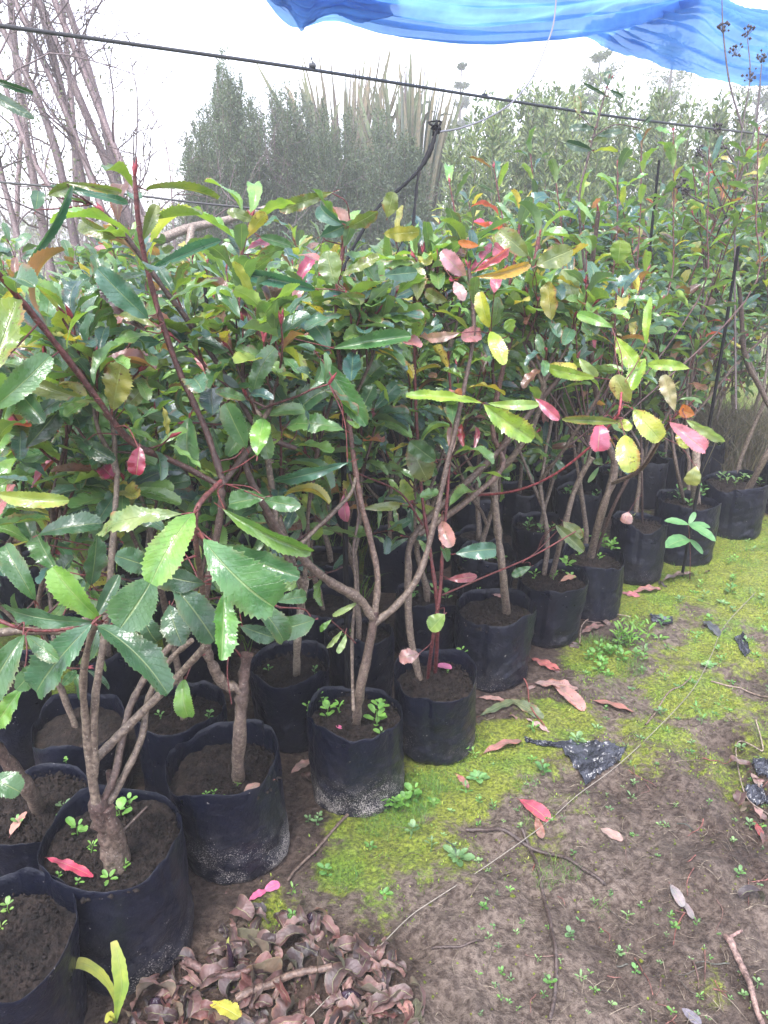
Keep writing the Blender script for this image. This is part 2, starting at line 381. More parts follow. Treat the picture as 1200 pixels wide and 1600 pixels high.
def grow(mbL, mbW, rg, base, H=1.1, lean=(0, 0), nmain=3, size=.115, tm=MID, lpp=13, trunk=.14, sides=7, fresh=0., low=0.3, rs=.85):
    """a pruned nursery shrub: short trunk, a few limbs, upright red shoots with whorled leaves"""
    d = unit([lean[0]*.5, lean[1]*.5, 1])
    tp = shoot(mbW, rg, base, d, trunk, rg.uniform(.011, .015)*rs, .010*rs, BARK_OLD, BARK_OLD, .1, .08, 4, sides+2)
    az = rg.uniform(0, 6.28)
    for k in range(nmain):
        az += 2*pi/nmain + rg.normal()*.4; sp = rg.uniform(.28, .75)
        dd = unit([cos(az)*sp+lean[0], sin(az)*sp+lean[1], 1])
        L = H*rg.uniform(.42, .62)
        mp = shoot(mbW, rg, tp[-1 if k else -2], dd, L, .0085*rs, .0048*rs, BARK_OLD, BARK_MID, .3, .09, 8, sides)
        ns = rg.integers(2, 5)
        for j in range(ns):
            i = -1 if j == 0 else rg.integers(4, 8)
            a2 = rg.uniform(0, 6.28); s2 = rg.uniform(.2, .75)
            T = unit(mp[i]-mp[i-1]); d2 = unit(T*.7+np.array([cos(a2)*s2, sin(a2)*s2, .5]))
            hl = H-(mp[i][2]-base[2]); L2 = min(max(.12, hl*rg.uniform(.6, 1.05)), .45*H+.08)
            sp_ = shoot(mbW, rg, mp[i], d2, L2, .0048*rs, .0026*rs, BARK_MID, BARK_RED, .7, .07, 7, max(5, sides-2))
            dress(mbL, mbW, rg, sp_, int(lpp*rg.uniform(.7, 1.3)*min(1.4, L2/.33+.25)), size, tm, .1, fresh)
            if rg.random() < .6:
                i3 = rg.integers(2, 6); a3 = rg.uniform(0, 6.28)
                q = shoot(mbW, rg, sp_[i3], [cos(a3), sin(a3), .7], L2*.4, .003, .002, BARK_RED, BARK_RED, .5, .08, 4, 5)
                dress(mbL, mbW, rg, q, int(lpp*.5), size*.92, tm, .2, fresh)
        if rg.random() < low*.8:
            a3 = rg.uniform(0, 6.28); q = shoot(mbW, rg, mp[1], [cos(a3), sin(a3), .15], .16, .0028, .0016, BARK_MID, BARK_RED, .3, .12, 5, 5)
            dress(mbL, mbW, rg, q, 6, size*.8, tm, .35, fresh)
        if rg.random() < low:
            a3 = rg.uniform(0, 6.28); q = shoot(mbW, rg, mp[3], [cos(a3), sin(a3), .3], .22, .0035, .002, BARK_MID, BARK_RED, .4, .1, 5, 5)
            dress(mbL, mbW, rg, q, 7, size*.9, tm, .3, fresh)

# ------------------------------------------------------------------ ground
FRONT = {  # front row: rim centre in the photo, rim diameter (m), rim height
 'z': (-22, 1462, .27, .27), 'a': (178, 1312, .285, .275), 'b': (364, 1186, .258, .265), 'c': (557, 1108, .254, .25), 'd': (683, 1046, .24, .25),
 'e': (770, 950, .262, .25), 'f': (860, 897, .243, .25), 'g': (930, 868, .232, .24), 'h': (1000, 815, .236, .25), 'i': (1076, 783, .275, .27),
 'j': (1155, 750, .295, .27), 'k': (1240, 722, .29, .27)}
POS = {k: Gz(v[0], v[1], v[3]) for k, v in FRONT.items()}
LA, LB = POS['a'][:2], POS['j'][:2]
LD = unit(LB-LA); LN = np.array([LD[1], -LD[0]])        # along the row, towards the path
def rowd(x, y): return (x-LA[0])*LN[0] + (y-LA[1])*LN[1]
def gh(x, y):
    x = np.asarray(x, float); y = np.asarray(y, float); d = rowd(x, y)
    pth = sst(.1, .6, d)
    return .026*fbm(x*1.7, y*1.7, 5) * (.3+.7*pth) + .036*fbm(x*6, y*6, 9)*(.3+.7*pth) + .024*fbm(x*17, y*17, 13, 5)*(.4+.6*pth) + .006*pth - .035*sst(1.05, 1.3, d)*sst(2.6, 1.6, d)*.6
def G(px, py, dz=0.0):
    h = 0.0
    for _ in range(4): q = Gz(px, py, h); h = float(gh(q[0], q[1]))
    return np.array([q[0], q[1], h+dz])
MOSS = [(545, 1360, .10, 1), (600, 1290, .14, 1), (660, 1230, .14, 1), (740, 1200, .15, 1), (800, 1170, .14, 1), (690, 1340, .10, .6), (880, 1130, .12, .8), (950, 1030, .13, 1),
        (1080, 1080, .2, .9), (1040, 1150, .12, .9), (1130, 1010, .2, .8), (1000, 930, .25, .9), (1100, 900, .4, .95), (1200, 860, .5, 1), (1170, 950, .3, .8), (1000, 1180, .1, .6),
        (840, 1320, .08, .5), (590, 1420, .08, .5), (1110, 1560, .05, .6), (430, 1420, .07, .8), (880, 1270, .1, .4), (1120, 1200, .12, .5), (1200, 1130, .2, .6)]
MG = [(*Gz(a, b, 0)[:2], r, s) for a, b, r, s in MOSS]
def mossf(x, y):
    m = np.zeros_like(x)
    for a, b, r, s in MG: m = np.maximum(m, s*(1-sst(.2*r, 1.7*r, np.hypot(x-a, y-b)+.35*r*fbm(x*9, y*9, 3)*2)))
    d = rowd(x, y); far = np.maximum(sst(2.6, 4.5, y)*sst(.0, .3, d)*.75, sst(1.5, 2.3, y)*sst(.05, .2, d)*.33)
    back = sst(-.75, -1.1, d)*.9
    return np.clip(np.maximum(m, np.maximum(far, back)) + .25*fbm(x*4, y*4, 21)*(m > .02), 0, 1)
def axis(lo, hi, flo, fhi, st, grow_=1.16):
    c = list(np.arange(flo, fhi+st*.5, st)); s = st; x = c[-1]; up_ = []
    while x < hi: s *= grow_; x += s; up_.append(min(x, hi))
    s = st; x = c[0]; dn = []
    while x > lo: s *= grow_; x -= s; dn.append(max(x, lo))
    return np.array(dn[::-1]+c+up_)
xs = axis(-44, 44, -.9, 2.7, .009); ys = axis(-4, 44, .55, 4.6, .010)
XX, YY = np.meshgrid(xs, ys); ZZ = gh(XX, YY)
mm = mossf(XX, YY); ZZ = ZZ + .006*mm*(fbm(XX*40, YY*40, 31, 3)+.4) + .006*sst(.1, .3, rowd(XX, YY))*np.abs(fbm(XX*33, YY*33, 61, 3))*(1-mm)
q = [Gz(a, b, 0) for a, b in ((430, 1530), (280, 1560), (560, 1540))]
dk = np.zeros_like(XX)
for p_ in q: dk = np.maximum(dk, 1-sst(.08, .2, np.hypot(XX-p_[0], YY-p_[1])))
q = [Gz(a, b, 0) for a, b in ((1190, 1250), (1170, 1330), (1200, 1180), (1080, 1420), (1000, 1500))]
dk = np.maximum(dk, .55*sst(.05, .35, fbm(XX*3.1, YY*3.1, 91, 4))*sst(.25, .6, rowd(XX, YY))*(1-.6*mm))
for k_, p_ in enumerate(q): dk = np.maximum(dk, (1-sst(.05, .2, np.hypot(XX-p_[0], YY-p_[1])))*(.9 if k_ < 3 else .45))
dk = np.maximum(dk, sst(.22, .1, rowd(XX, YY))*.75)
mb = MB(); ny, nx = XX.shape
i = np.arange(ny-1)[:, None]*nx; j = np.arange(nx-1)[None]
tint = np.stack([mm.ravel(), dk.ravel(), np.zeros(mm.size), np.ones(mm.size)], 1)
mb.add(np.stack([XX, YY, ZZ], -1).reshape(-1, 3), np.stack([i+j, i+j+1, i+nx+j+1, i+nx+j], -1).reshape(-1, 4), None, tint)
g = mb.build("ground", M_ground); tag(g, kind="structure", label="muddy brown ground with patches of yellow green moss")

# blades of moss and grass
def blades(mb, x, y, z, h, w, rg, cols, lean=.5, seg=1):
    n = len(x); az = rg.uniform(0, 2*pi, n); la = rg.uniform(0, 2*pi, n); ln = h*lean*rg.uniform(.2, 1.3, n)
    b = np.stack([x, y, z], 1); side = np.stack([np.cos(az), np.sin(az), np.zeros(n)], 1)*w[:, None]*.5
    ld = np.stack([np.cos(la), np.sin(la), np.zeros(n)], 1)
    mid = b+ld*(ln*.3)[:, None]; mid[:, 2] += h*.6; tip = b+ld*ln[:, None]; tip[:, 2] += h*.95
    V = np.stack([b-side, b+side, mid+side*.7, mid-side*.7, tip], 1)
    k = np.arange(n)[:, None]*5
    c = cols[rg.integers(len(cols), size=n)]*rg.uniform(.7, 1.3, (n, 1)); T = np.repeat(np.concatenate([c, np.zeros((n, 1))], 1), 5, 0)
    uv = np.full((n*5, 2), .3)
    mb.add(V.reshape(-1, 3), k+np.array([[0, 1, 2, 3]]), uv, T); mb.f.append(k+np.array([[3, 2, 4]])+mb.n-n*5)
rg = np.random.default_rng(11)
mb = MB(); x = rg.uniform(-.3, 3.4, 260000); y = rg.uniform(.7, 4.2, 260000); m_ = mossf(x, y)*(rowd(x, y) > .05)
keep = (rg.random(len(x)) < m_**1.2*np.clip(.30+2.2*fbm(x*17, y*17, 41, 4), 0, 1.4)*np.clip(2.2/y, .4, 1)); x, y = x[keep], y[keep]
h = rg.uniform(.003, .009, len(x)); blades(mb, x, y, gh(x, y)+.001, h, h*.55, rg, np.array([(.30, .40, .05), (.22, .33, .035), (.40, .44, .07), (.12, .24, .03)]), .7)
tag(mb.build("moss", M_weed), "yellow green moss cushions creeping over the mud path", "moss", kind="stuff")
mb = MB(); xs_, ys_ = [], []
for (px, py, r, n) in [(610, 1270, .10, 900), (650, 1240, .08, 700), (690, 1225, .05, 250), (930, 1010, .07, 500), (985, 1045, .05, 300), (820, 1230, .03, 90), (830, 1290, .03, 80), (850, 1380, .03, 70), (890, 1370, .03, 60), (1150, 850, .12, 300), (1180, 880, .15, 300), (1080, 900, .12, 250), (1000, 960, .1, 160), (940, 1420, .02, 30), (1190, 930, .12, 220), (540, 1380, .04, 120), (870, 1360, .05, 90)]:
    c_ = Gz(px, py, 0); rr = r*np.sqrt(rg.random(n)); aa = rg.uniform(0, 6.28, n); xs_.append(c_[0]+rr*np.cos(aa)); ys_.append(c_[1]+rr*np.sin(aa))
x = np.concatenate(xs_); y = np.concatenate(ys_); h = rg.uniform(.008, .03, len(x))
blades(mb, x, y, gh(x, y), h, np.full(len(x), .0011), rg, np.array([(.12, .28, .04), (.08, .22, .03), (.2, .3, .06)]), 1.0)
tag(mb.build("grass", M_weed), "fine short grass sprouting through the moss on the path", "grass", kind="stuff")
mb = MB(); n = 60000; s_ = rg.uniform(-3.5, 6, n); d_ = -rg.uniform(.75, 6.0, n)
x = LA[0]+LD[0]*s_+LN[0]*d_; y = LA[1]+LD[1]*s_+LN[1]*d_; k_ = (fbm(x*1.2, y*1.2, 77, 3) > -.28) & (y > 1.2); x, y = x[k_], y[k_]
h = rg.uniform(.06, .17, len(x)); blades(mb, x, y, gh(x, y), h, np.full(len(x), .0045), rg, np.array([(.14, .30, .04), (.20, .36, .06), (.10, .24, .03), (.3, .38, .1)]), 1.0)
tag(mb.build("grass", M_weed), "bright green long grass growing behind the front rows of bags", "grass", kind="stuff")

# ------------------------------------------------------------------ bags with shrubs
def make_bag(parent, rg, c, D, H, dust, flare=.03, fold_ang=None, soil_drop=.035, lean=0.0, hi=True, cuff=False):
    nseg = 112 if hi else 48; nh = 34 if hi else 12; r0 = D/2
    a = np.linspace(0, 2*pi, nseg, endpoint=False); s = rg.integers(1000)
    fa = rg.uniform(0, 2*pi) if fold_ang is None else fold_ang
    gz = float(gh(c[0], c[1])) - .012
    lx, ly = rg.normal(size=2)*.012
    def rad(a, t):
        x, y = np.cos(a)*1.3+t*.7, np.sin(a)*1.3+t*1.1
        r = 1 + .045*vn(x*1.2+s, y*1.2, s) + flare*(t-.5)
        r += .02*np.sin(t*pi*1.0)*(1+.5*vn(a*0+s, t*3, s))                       # belly
        r -= .10*(1-sst(0, .10, t))                                               # rounded foot
        for kx, am in ((fa, .055), (fa+pi+.4, .035), (fa+1.9+.3*sin(s), .03), (fa-1.3+.4*cos(s), .026), (fa+.8+.2*sin(s*2), .014)):
            dd = ((a-kx-.12*(t-.5)*np.sin(s+kx)+pi) % (2*pi)-pi); r -= am*np.where(dd < 0, np.exp(-(dd/.16)**2), np.exp(-(dd/.018)**2))*(.3+.7*sst(.0, .5, t))
        fade = sst(.75, .2, t)
        r += (.026*vn(a*2.2, t*8+a, s+3) - .030*np.abs(vn(a*2.5+s, t*15+np.sin(a*2)*2, s+5)))*(.3+fade) + .014*vn(a*0+s, t*2.2, s+9)
        r += .006*vn(a*14, t*14, s+8)
        return r*r0
    rimh = lambda a: H + .026*vn(np.cos(a)*1.5+s, np.sin(a)*1.5, s+2) + .006*vn(np.cos(a)*5, np.sin(a)*5+s, s+4) + lean*np.cos(a)
    ts = np.linspace(0, 1, nh+1); A, T = np.meshgrid(a, ts)
    Rr = rad(A, T); cx = c[0]+lx*T; cy = c[1]+ly*T
    Z = gz + (rimh(A)-gz)*T
    V = np.stack([cx+Rr*np.cos(A), cy+Rr*np.sin(A), Z], -1)
    inn = []
    for dz, dr in ((.0006, .0005), (0.0, .0013), (-.02, .003), (-soil_drop-.03, .006)):
        Ri = rad(a, np.ones_like(a))-dr
        inn.append(np.stack([c[0]+lx+Ri*np.cos(a), c[1]+ly+Ri*np.sin(a), rimh(a)+dz], -1))
    VV = np.concatenate([V, np.array(inn)], 0); rows = VV.shape[0]
    i = np.arange(rows-1)[:, None]*nseg; j = np.arange(nseg)[None]; j2 = (j+1) % nseg
    f = np.stack([i+j, i+j2, i+nseg+j2, i+nseg+j], -1).reshape(-1, 4)
    hh = np.concatenate([np.repeat(ts, nseg), np.ones(4*nseg)])
    tint = np.stack([np.full(len(hh), dust), hh, hh*0, hh*0+1], 1)
    mb = MB(); mb.add(VV.reshape(-1, 3), f, None, tint)
    bag = mb.build("grow_bag", M_bag, parent)
    # soil disc
    nr = 34 if hi else 8; rs = np.linspace(0.0, 1, nr+1)[1:]; A, Q = np.meshgrid(a, rs)
    Ri = (rad(a, np.ones_like(a))-.004)[None]*Q; X = c[0]+lx+Ri*np.cos(A); Y = c[1]+ly+Ri*np.sin(A)
    zs = H-soil_drop + .014*fbm(X*18, Y*18, s, 3) + .013*np.abs(fbm(X*75, Y*75, s+1, 3)) + .005*vn(X*260, Y*260, s) - .012*Q**3
    V = np.concatenate([[[c[0]+lx, c[1]+ly, H-soil_drop+.004]], np.stack([X, Y, zs], -1).reshape(-1, 3)])
    mb = MB(); mb.add(V, np.stack([np.zeros(nseg, int), 1+np.arange(nseg), 1+(np.arange(nseg)+1) % nseg], 1))
    i = 1+np.arange(nr-1)[:, None]*nseg; mb.f.append(np.stack([i+j, i+nseg+j, i+nseg+j2, i+j2], -1).reshape(-1, 4))
    if hi:   # crumbs
        for _ in range(420):
            r_ = r0*.9*math.sqrt(rg.random()); a_ = rg.uniform(0, 6.28); p = np.array([c[0]+r_*cos(a_), c[1]+r_*sin(a_), H-soil_drop+.004+.014*float(fbm((c[0]+r_*cos(a_))*18, (c[1]+r_*sin(a_))*18, s, 3))])
            add_pebble(mb, rg, p, rg.uniform(.0015, .0055)*(1.7 if rg.random() < .06 else 1))
    mb.build("soil", M_soil, parent)
    return H-soil_drop
OCT = np.array([[1, 0, 0], [-1, 0, 0], [0, 1, 0], [0, -1, 0], [0, 0, 1], [0, 0, -1.]]); OCF = np.array([[0, 2, 4], [2, 1, 4], [1, 3, 4], [3, 0, 4], [2, 0, 5], [1, 2, 5], [3, 1, 5], [0, 3, 5]])
def add_pebble(mb, rg, p, r): mb.add(p+OCT*r*rg.uniform(.6, 1.3, (6, 1))+rg.normal(size=(6, 3))*r*.15, OCF)

def weed_geo(mb, rg, p, size, n=5, kind='round', tall=.5, col=(.16, .36, .06)):
    """a seedling: stalks with opposite pairs of small leaves, or a flat rosette"""
    if kind == 'rosette':
        for k in range(n):
            a = k*2.399; el = rg.uniform(.1, .6)*(k/n+.3); d = unit([cos(a), sin(a), el*1.6]); L = size*rg.uniform(.7, 1.1)*(1-.45*k/n)
            put_leaf(mb, WEED[rg.integers(8)], p+np.array([0, 0, .002+.004*k/n])+d*L*.2, d, [0, 0, 1], L, (*np.array(col)*rg.uniform(.75, 1.2), 0), .8)
        return
    H = size*tall*2; st = p+np.array([rg.normal()*.15*H, rg.normal()*.15*H, H])
    path = smooth_path([p-[0, 0, .004], p*.5+st*.5+rg.normal(size=3)*size*.1, st], 3)
    tube(mb, path, .0012+size*.01, .0009, 4, (*np.array(col)*.8, 0))
    mb.uv[-1] = mb.uv[-1]*0+.3; mb.uv[-2] = mb.uv[-2]*0+.3
    pairs = max(1, n//2); az = rg.uniform(0, 3.14)
    for k in range(pairs+1):
        u = (k+1)/(pairs+1); pos = path[min(int(u*(len(path)-1)), len(path)-1)]; az += 1.57+rg.normal()*.2
        for sgn in (0, pi):
            d = unit([cos(az+sgn), sin(az+sgn), rg.uniform(.1, .6)+u*.3]); L = size*rg.uniform(.75, 1.15)*(.65 if k == pairs else 1)*(.7 if k == 0 else 1)
            tm = (WEEDN if kind == 'narrow' else WEED)[rg.integers(6)]
            put_leaf(mb, tm, pos+d*L*.28, d, [0, 0, 1], L, (*np.array(col)*rg.uniform(.75, 1.2), 0))

PARTS = {}
def potted(key, c, D, H, dust, label, group, seed, hi=True, fold=None, drop=.035, lean=0.):
    rg = np.random.default_rng(seed)
    root = empty("potted_shrub", (c[0], c[1], 0.0), label, "potted shrub", group)
    sz = make_bag(root, rg, c, D, H, dust, rg.uniform(-.02, .05), fold, drop, lean, hi)
    PARTS[key] = dict(hb=[], root=root, L=MB(), W=MB(), rg=rg, c=c, sz=sz)
    return PARTS[key]
def finish(p):
    if p['hb']:
        SV = np.concatenate(p['W'].v)
        for a, X in p['hb']:
            d = np.linalg.norm(SV-a, axis=1)+.35*np.maximum(0, (SV-a)@X); i = int(np.argmin(d)); q = SV[i]
            if .004 < np.linalg.norm(q-a) < .16: tube(p['W'], smooth_path([q, (q+a)/2-X*.01+[0, 0, .004], a+X*.004], 4), .0015, .0011, 5, (.11, .025, .028, .1), (.15, .035, .035, .1))
    p['W'].build("stems", M_bark, p['root']); p['L'].build("foliage", M_leaf, p['root'])
def pot_weed(p, px, py, size, n=5, kind='round', tall=.5, col=(.21, .44, .07)):
    q = Gz(px, py, p['sz']); mb = MB(); weed_geo(mb, p['rg'], q, size, n, kind, tall, col); mb.build("weed_seedling", M_weed, p['root'])

# colours for hand-placed leaves
gA = (.062, .150, .045, .2); gB = (.045, .115, .05, .15); gL = (.17, .33, .055, .25); gY = (.40, .42, .07, .9); gD = (.03, .075, .035, .2)
gO = (.16, .19, .045, .8); gT = (.025, .085, .065, .1); pk = (.50, .10, .17, .5); pp = (.46, .22, .20, .8); rd = (.34, .03, .05, .5); og = (.55, .16, .04, .6); lm = (.30, .43, .06, .5); pg = (.33, .42, .16, .2); mr = (.09, .022, .03, .1); tl = (.05, .14, .085, .1)
def hero(p, bx, by, tx, ty, w, Z, col, tm=None, dz=0.0, roll=0.0, pitch=0.0, under=False):
    """one recognisable leaf: base and tip in the photo, width in photo pixels, depth and tilt in metres and radians"""
    rg = p['rg']; a = P(bx, by, Z); b = P(tx, ty, Z+dz); X = b-a; L = np.linalg.norm(X)
    view = unit(CAM-(a+b)/2); n = view - unit(X)*np.dot(view, unit(X)); n = unit(n); y = np.cross(n, unit(X))
    n = cos(roll)*n + sin(roll)*y
    if under: n = -n
    if tm is None: tm = HI[rg.integers(len(HI))]
    wt = (tm[0][:, 1].max()-tm[0][:, 1].min()); wreal = w/F*Z/max(abs(cos(roll)), .35)
    put_leaf(p['L'], tm, a, X, n, L, col, wreal/(wt*L)); p['hb'].append((a, unit(X)))
def hstem(p, pts, r0, r1, t0=BARK_OLD, t1=BARK_MID, leaves=0, size=.11, lf=.4, fresh=.1, sides=8, knob=.06, tm=HI, spread=1.0):
    """pts: (px, py, depth)"""
    w = np.array([P(*q) if len(q) == 3 else Gz(q[0], q[1], p['sz']) - [0, 0, .01] for q in pts]); path = smooth_path(w, 5)
    tube(p['W'], path, r0, r1, sides, t0, t1, knob, p['rg'])
    if leaves: dress(p['L'], p['W'], p['rg'], path, leaves, size, tm, lf, fresh, spread)
    return path

FL = {
 'z': ("black bag at the bottom left corner of the photo, cut off by the edge", 0.5, 21),
 'a': ("large black bag with a thick many-stemmed shrub and a crimson leaf on its soil", .75, 22),
 'b': ("shrub with a sawn-off stump trunk in a bag speckled white on its right side", 1.0, 23),
 'c': ("forked grey trunk shrub in a dusty squat bag beside the mossy bank", 1.0, 24),
 'd': ("red-stemmed shrub in a black bag with a pink and a pale leaf on its soil", .75, 25),
 'e': ("straight-trunked shrub in a black bag with a sharp vertical crease", .55, 26),
 'f': ("shrub in a black bag with leafy green weeds above shiny low wrinkles", .5, 27),
 'g': ("small front bag packed with a tall clump of bright weeds around twin trunks", .5, 28),
 'h': ("short plant in a black bag with dark bare soil and one round pink leaf", .5, 29),
 'i': ("thick pale stump shrub in a wide bag behind the lone long-leaved weed", .4, 30),
 'j': ("wide wrinkled silvery-black bag with a bent trunk near the right edge", .3, 31),
 'k': ("black bag at the far end of the front row, cut off by the right edge", .3, 32)}
GR1 = "shrubs in black bags in the front row"
for k, (lab, dust, seed) in FL.items():
    potted(k, POS[k], FRONT[k][2], FRONT[k][3], dust, lab, GR1, seed, True, {'e': R(250), 'f': R(248), 'd': R(262), 'h': R(255)}.get(k), {'a': .03, 'b': .045, 'h': .03}.get(k, .035))

# --- front row stems and recognisable leaves
p = PARTS['a']
hstem(p, [(180, 1352), (172, 1318, 1.47), (160, 1285, 1.44), (150, 1250, 1.41)], .022, .015, sides=12, knob=.1)
hstem(p, [(192, 1340), (180, 1300, 1.45), (168, 1262, 1.42)], .016, .012, sides=10, knob=.12)
hstem(p, [(150, 1255, 1.41), (142, 1200, 1.38), (134, 1130, 1.34), (130, 1060, 1.28), (140, 1000, 1.22), (152, 975, 1.17)], .0095, .0048, t1=BARK_OLD)
hstem(p, [(148, 1215, 1.39), (146, 1150, 1.36), (150, 1080, 1.33), (162, 1000, 1.32), (172, 900, 1.33), (180, 800, 1.34), (183, 740, 1.36)], .0085, .005, t1=BARK_OLD)
hstem(p, [(146, 1190, 1.40), (185, 1150, 1.42), (230, 1105, 1.42), (275, 1060, 1.4), (325, 1005, 1.34)], .009, .0065, t1=BARK_OLD)
hstem(p, [(158, 1260, 1.42), (178, 1215, 1.42), (190, 1160, 1.43), (205, 1100, 1.44), (240, 1040, 1.44), (290, 985, 1.42)], .008, .006, BARK_MID, BARK_OLD)
hstem(p, [(165, 1262, 1.43), (195, 1210, 1.44), (222, 1150, 1.45), (232, 1090, 1.45), (262, 1035, 1.43), (300, 1000, 1.4)], .008, .005, t1=BARK_OLD)
hstem(p, [(168, 1255, 1.43), (172, 1230, 1.43), (170, 1205, 1.42)], .006, .006)
hstem(p, [(-20, 990, 1.2), (40, 985, 1.22), (100, 985, 1.25), (150, 960, 1.25), (185, 945, 1.27)], .007, .006, BARK_OLD, BARK_OLD)
hstem(p, [(-20, 960, 1.1), (20, 978, 1.1), (50, 985, 1.12), (100, 984, 1.14), (150, 974, 1.16)], .003, .0022, BARK_RED, BARK_RED)
for a in [(148, 972, 5, 948, 34, 1.15, (.07, .16, .075, .1)), (143, 975, 57, 1082, 64, 1.13, (.07, .17, .08, .1)), (152, 978, 262, 1085, 54, 1.13, gB), (158, 968, 82, 886, 46, 1.15, gL),
          (150, 965, 186, 898, 26, 1.2, gB), (38, 992, -22, 1095, 48, 1.08, gA), (40, 992, 92, 1032, 28, 1.12, gA), (55, 938, 8, 852, 38, 1.2, gA), (88, 892, 55, 832, 38, 1.28, gA),
          (60, 836, 158, 818, 34, 1.3, gB), (142, 915, 151, 838, 38, 1.3, gB), (35, 1075, -8, 1135, 34, 1.2, gL), (60, 1040, 25, 1078, 34, 1.22, gA), (88, 905, 115, 870, 30, 1.35, gD),
          (55, 850, 30, 800, 30, 1.35, gB), (105, 945, 130, 905, 26, 1.3, gB)]: hero(p, *a, dz=rng.uniform(-.05, .05), roll=rng.uniform(-.5, .5))
hstem(p, [(325, 1005, 1.34), (320, 950, 1.27), (312, 890, 1.2), (305, 830, 1.13), (310, 790, 1.12), (345, 752, 1.2)], .0055, .004, BARK_OLD, BARK_RED)
for a in [(303, 802, 236, 912, 58, 1.05, gL), (318, 842, 428, 948, 84, 1.02, (.085, .21, .06, .15)), (335, 850, 468, 902, 46, 1.1, (.06, .15, .06, .2)), (285, 803, 160, 828, 42, 1.12, (.22, .28, .09, 1)),
          (242, 898, 188, 982, 76, 1.08, (.075, .17, .06, .3)), (320, 912, 240, 892, 44, 1.12, gD), (270, 915, 335, 1002, 56, 1.12, gB), (350, 928, 346, 1032, 44, 1.06, (.12, .28, .05, .1)),
          (398, 945, 443, 1002, 36, 1.12, gA), (492, 968, 436, 984, 40, 1.16, gA), (240, 888, 180, 868, 44, 1.15, gB), (265, 945, 285, 1008, 44, 1.2, gB), (375, 978, 430, 997, 30, 1.18, gB),
          (430, 940, 478, 932, 26, 1.2, gA), (345, 900, 420, 880, 30, 1.22, gD), (222, 960, 245, 1002, 40, 1.2, gB), (260, 830, 210, 800, 30, 1.3, gB)]: hero(p, *a, dz=rng.uniform(-.05, .05), roll=rng.uniform(-.4, .4))
hstem(p, [(305, 830, 1.13), (345, 870, 1.16), (395, 930, 1.18), (440, 950, 1.2)], .003, .002, BARK_RED, BARK_RED)
hstem(p, [(178, 1352-40, 1.46), (230, 1260, 1.5)], .003, .002)
for a in [(122, 1305, .026, 5, 'round', .5), (190, 1278, .024, 6, 'round', .5), (205, 1262, .018, 4, 'round', .6), (142, 1330, .014, 6, 'narrow', .7), (170, 1375, .020, 5, 'rosette', .3), (195, 1358, .014, 5, 'round', .4), (92, 1372, .008, 4, 'round', .5), (122, 1380, .014, 4, 'rosette', .3)]: pot_weed(p, *a)
grow(p['L'], p['W'], p['rg'], P(183, 740, 1.36), .25, (-.3, 0), 2, .10, HI, 9, .03, rs=.6)
finish(p)

p = PARTS['z']
hstem(p, [(-30, 1500), (-25, 1430, 1.25), (-40, 1300, 1.2), (-60, 1150, 1.1)], .013, .008)
hstem(p, [(-60, 1150, 1.1), (-90, 700, 1.0), (-70, 300, .95), (-30, 130, .95)], .006, .003, BARK_OLD, BARK_RED)
for a in [(-25, 120, 52, 146, 12, .95, gD), (-30, 138, 54, 186, 20, .95, gD)]: hero(p, *a)
for a in [(15, 1425, .016, 5, 'round', .6), (5, 1450, .014, 6, 'narrow', .5)]: pot_weed(p, *a, col=(.25, .42, .08))
finish(p)

p = PARTS['b']
hstem(p, [(371, 1218), (373, 1160, 1.68), (377, 1100, 1.65), (380, 1072, 1.64), (385, 1022, 1.62)], .0155, .0125, sides=12, knob=.09)
hstem(p, [(377, 1078, 1.64), (350, 1068, 1.62), (332, 1040, 1.59), (322, 1010, 1.56), (318, 960, 1.5), (330, 880, 1.42), (345, 800, 1.38), (346, 755, 1.36)], .0125, .006, BARK_OLD, BARK_MID, sides=10, knob=.1)
hstem(p, [(380, 1030, 1.62), (362, 1012, 1.58), (355, 1050, 1.58), (362, 1100, 1.6)], .002, .0015, BARK_RED, BARK_RED, sides=5)
hstem(p, [(350, 757, 1.36), (320, 668, 1.34), (280, 580, 1.31), (252, 500, 1.27), (235, 440, 1.24), (218, 360, 1.2), (210, 275, 1.17)], .0066, .0035, BARK_MID, BARK_RED, 11, .105, .3, spread=3)
hstem(p, [(346, 760, 1.37), (280, 725, 1.33), (205, 690, 1.27), (150, 620, 1.2), (105, 560, 1.15), (50, 490, 1.1), (-5, 425, 1.04)], .006, .0045, BARK_MID, BARK_RED, 12, .105, .3)
hstem(p, [(405, 680, 1.45), (360, 600, 1.42), (300, 510, 1.38), (255, 450, 1.34), (205, 380, 1.3), (162, 332, 1.27)], .0058, .0045, BARK_MID, BARK_MID, 10, .105, .4)
hstem(p, [(346, 758, 1.36), (405, 690, 1.45), (462, 700, 1.5)], .006, .0055, BARK_MID, BARK_MID)
for a in [(208, 1113, .012, 3, 'round', .3)]: pot_weed(p, 335, 1240, .016, 6, 'rosette'); pot_weed(p, 355, 1250, .014, 5, 'rosette'); pot_weed(p, 322, 1245, .010, 4, 'round'); pot_weed(p, 372, 1228, .010, 5, 'narrow')
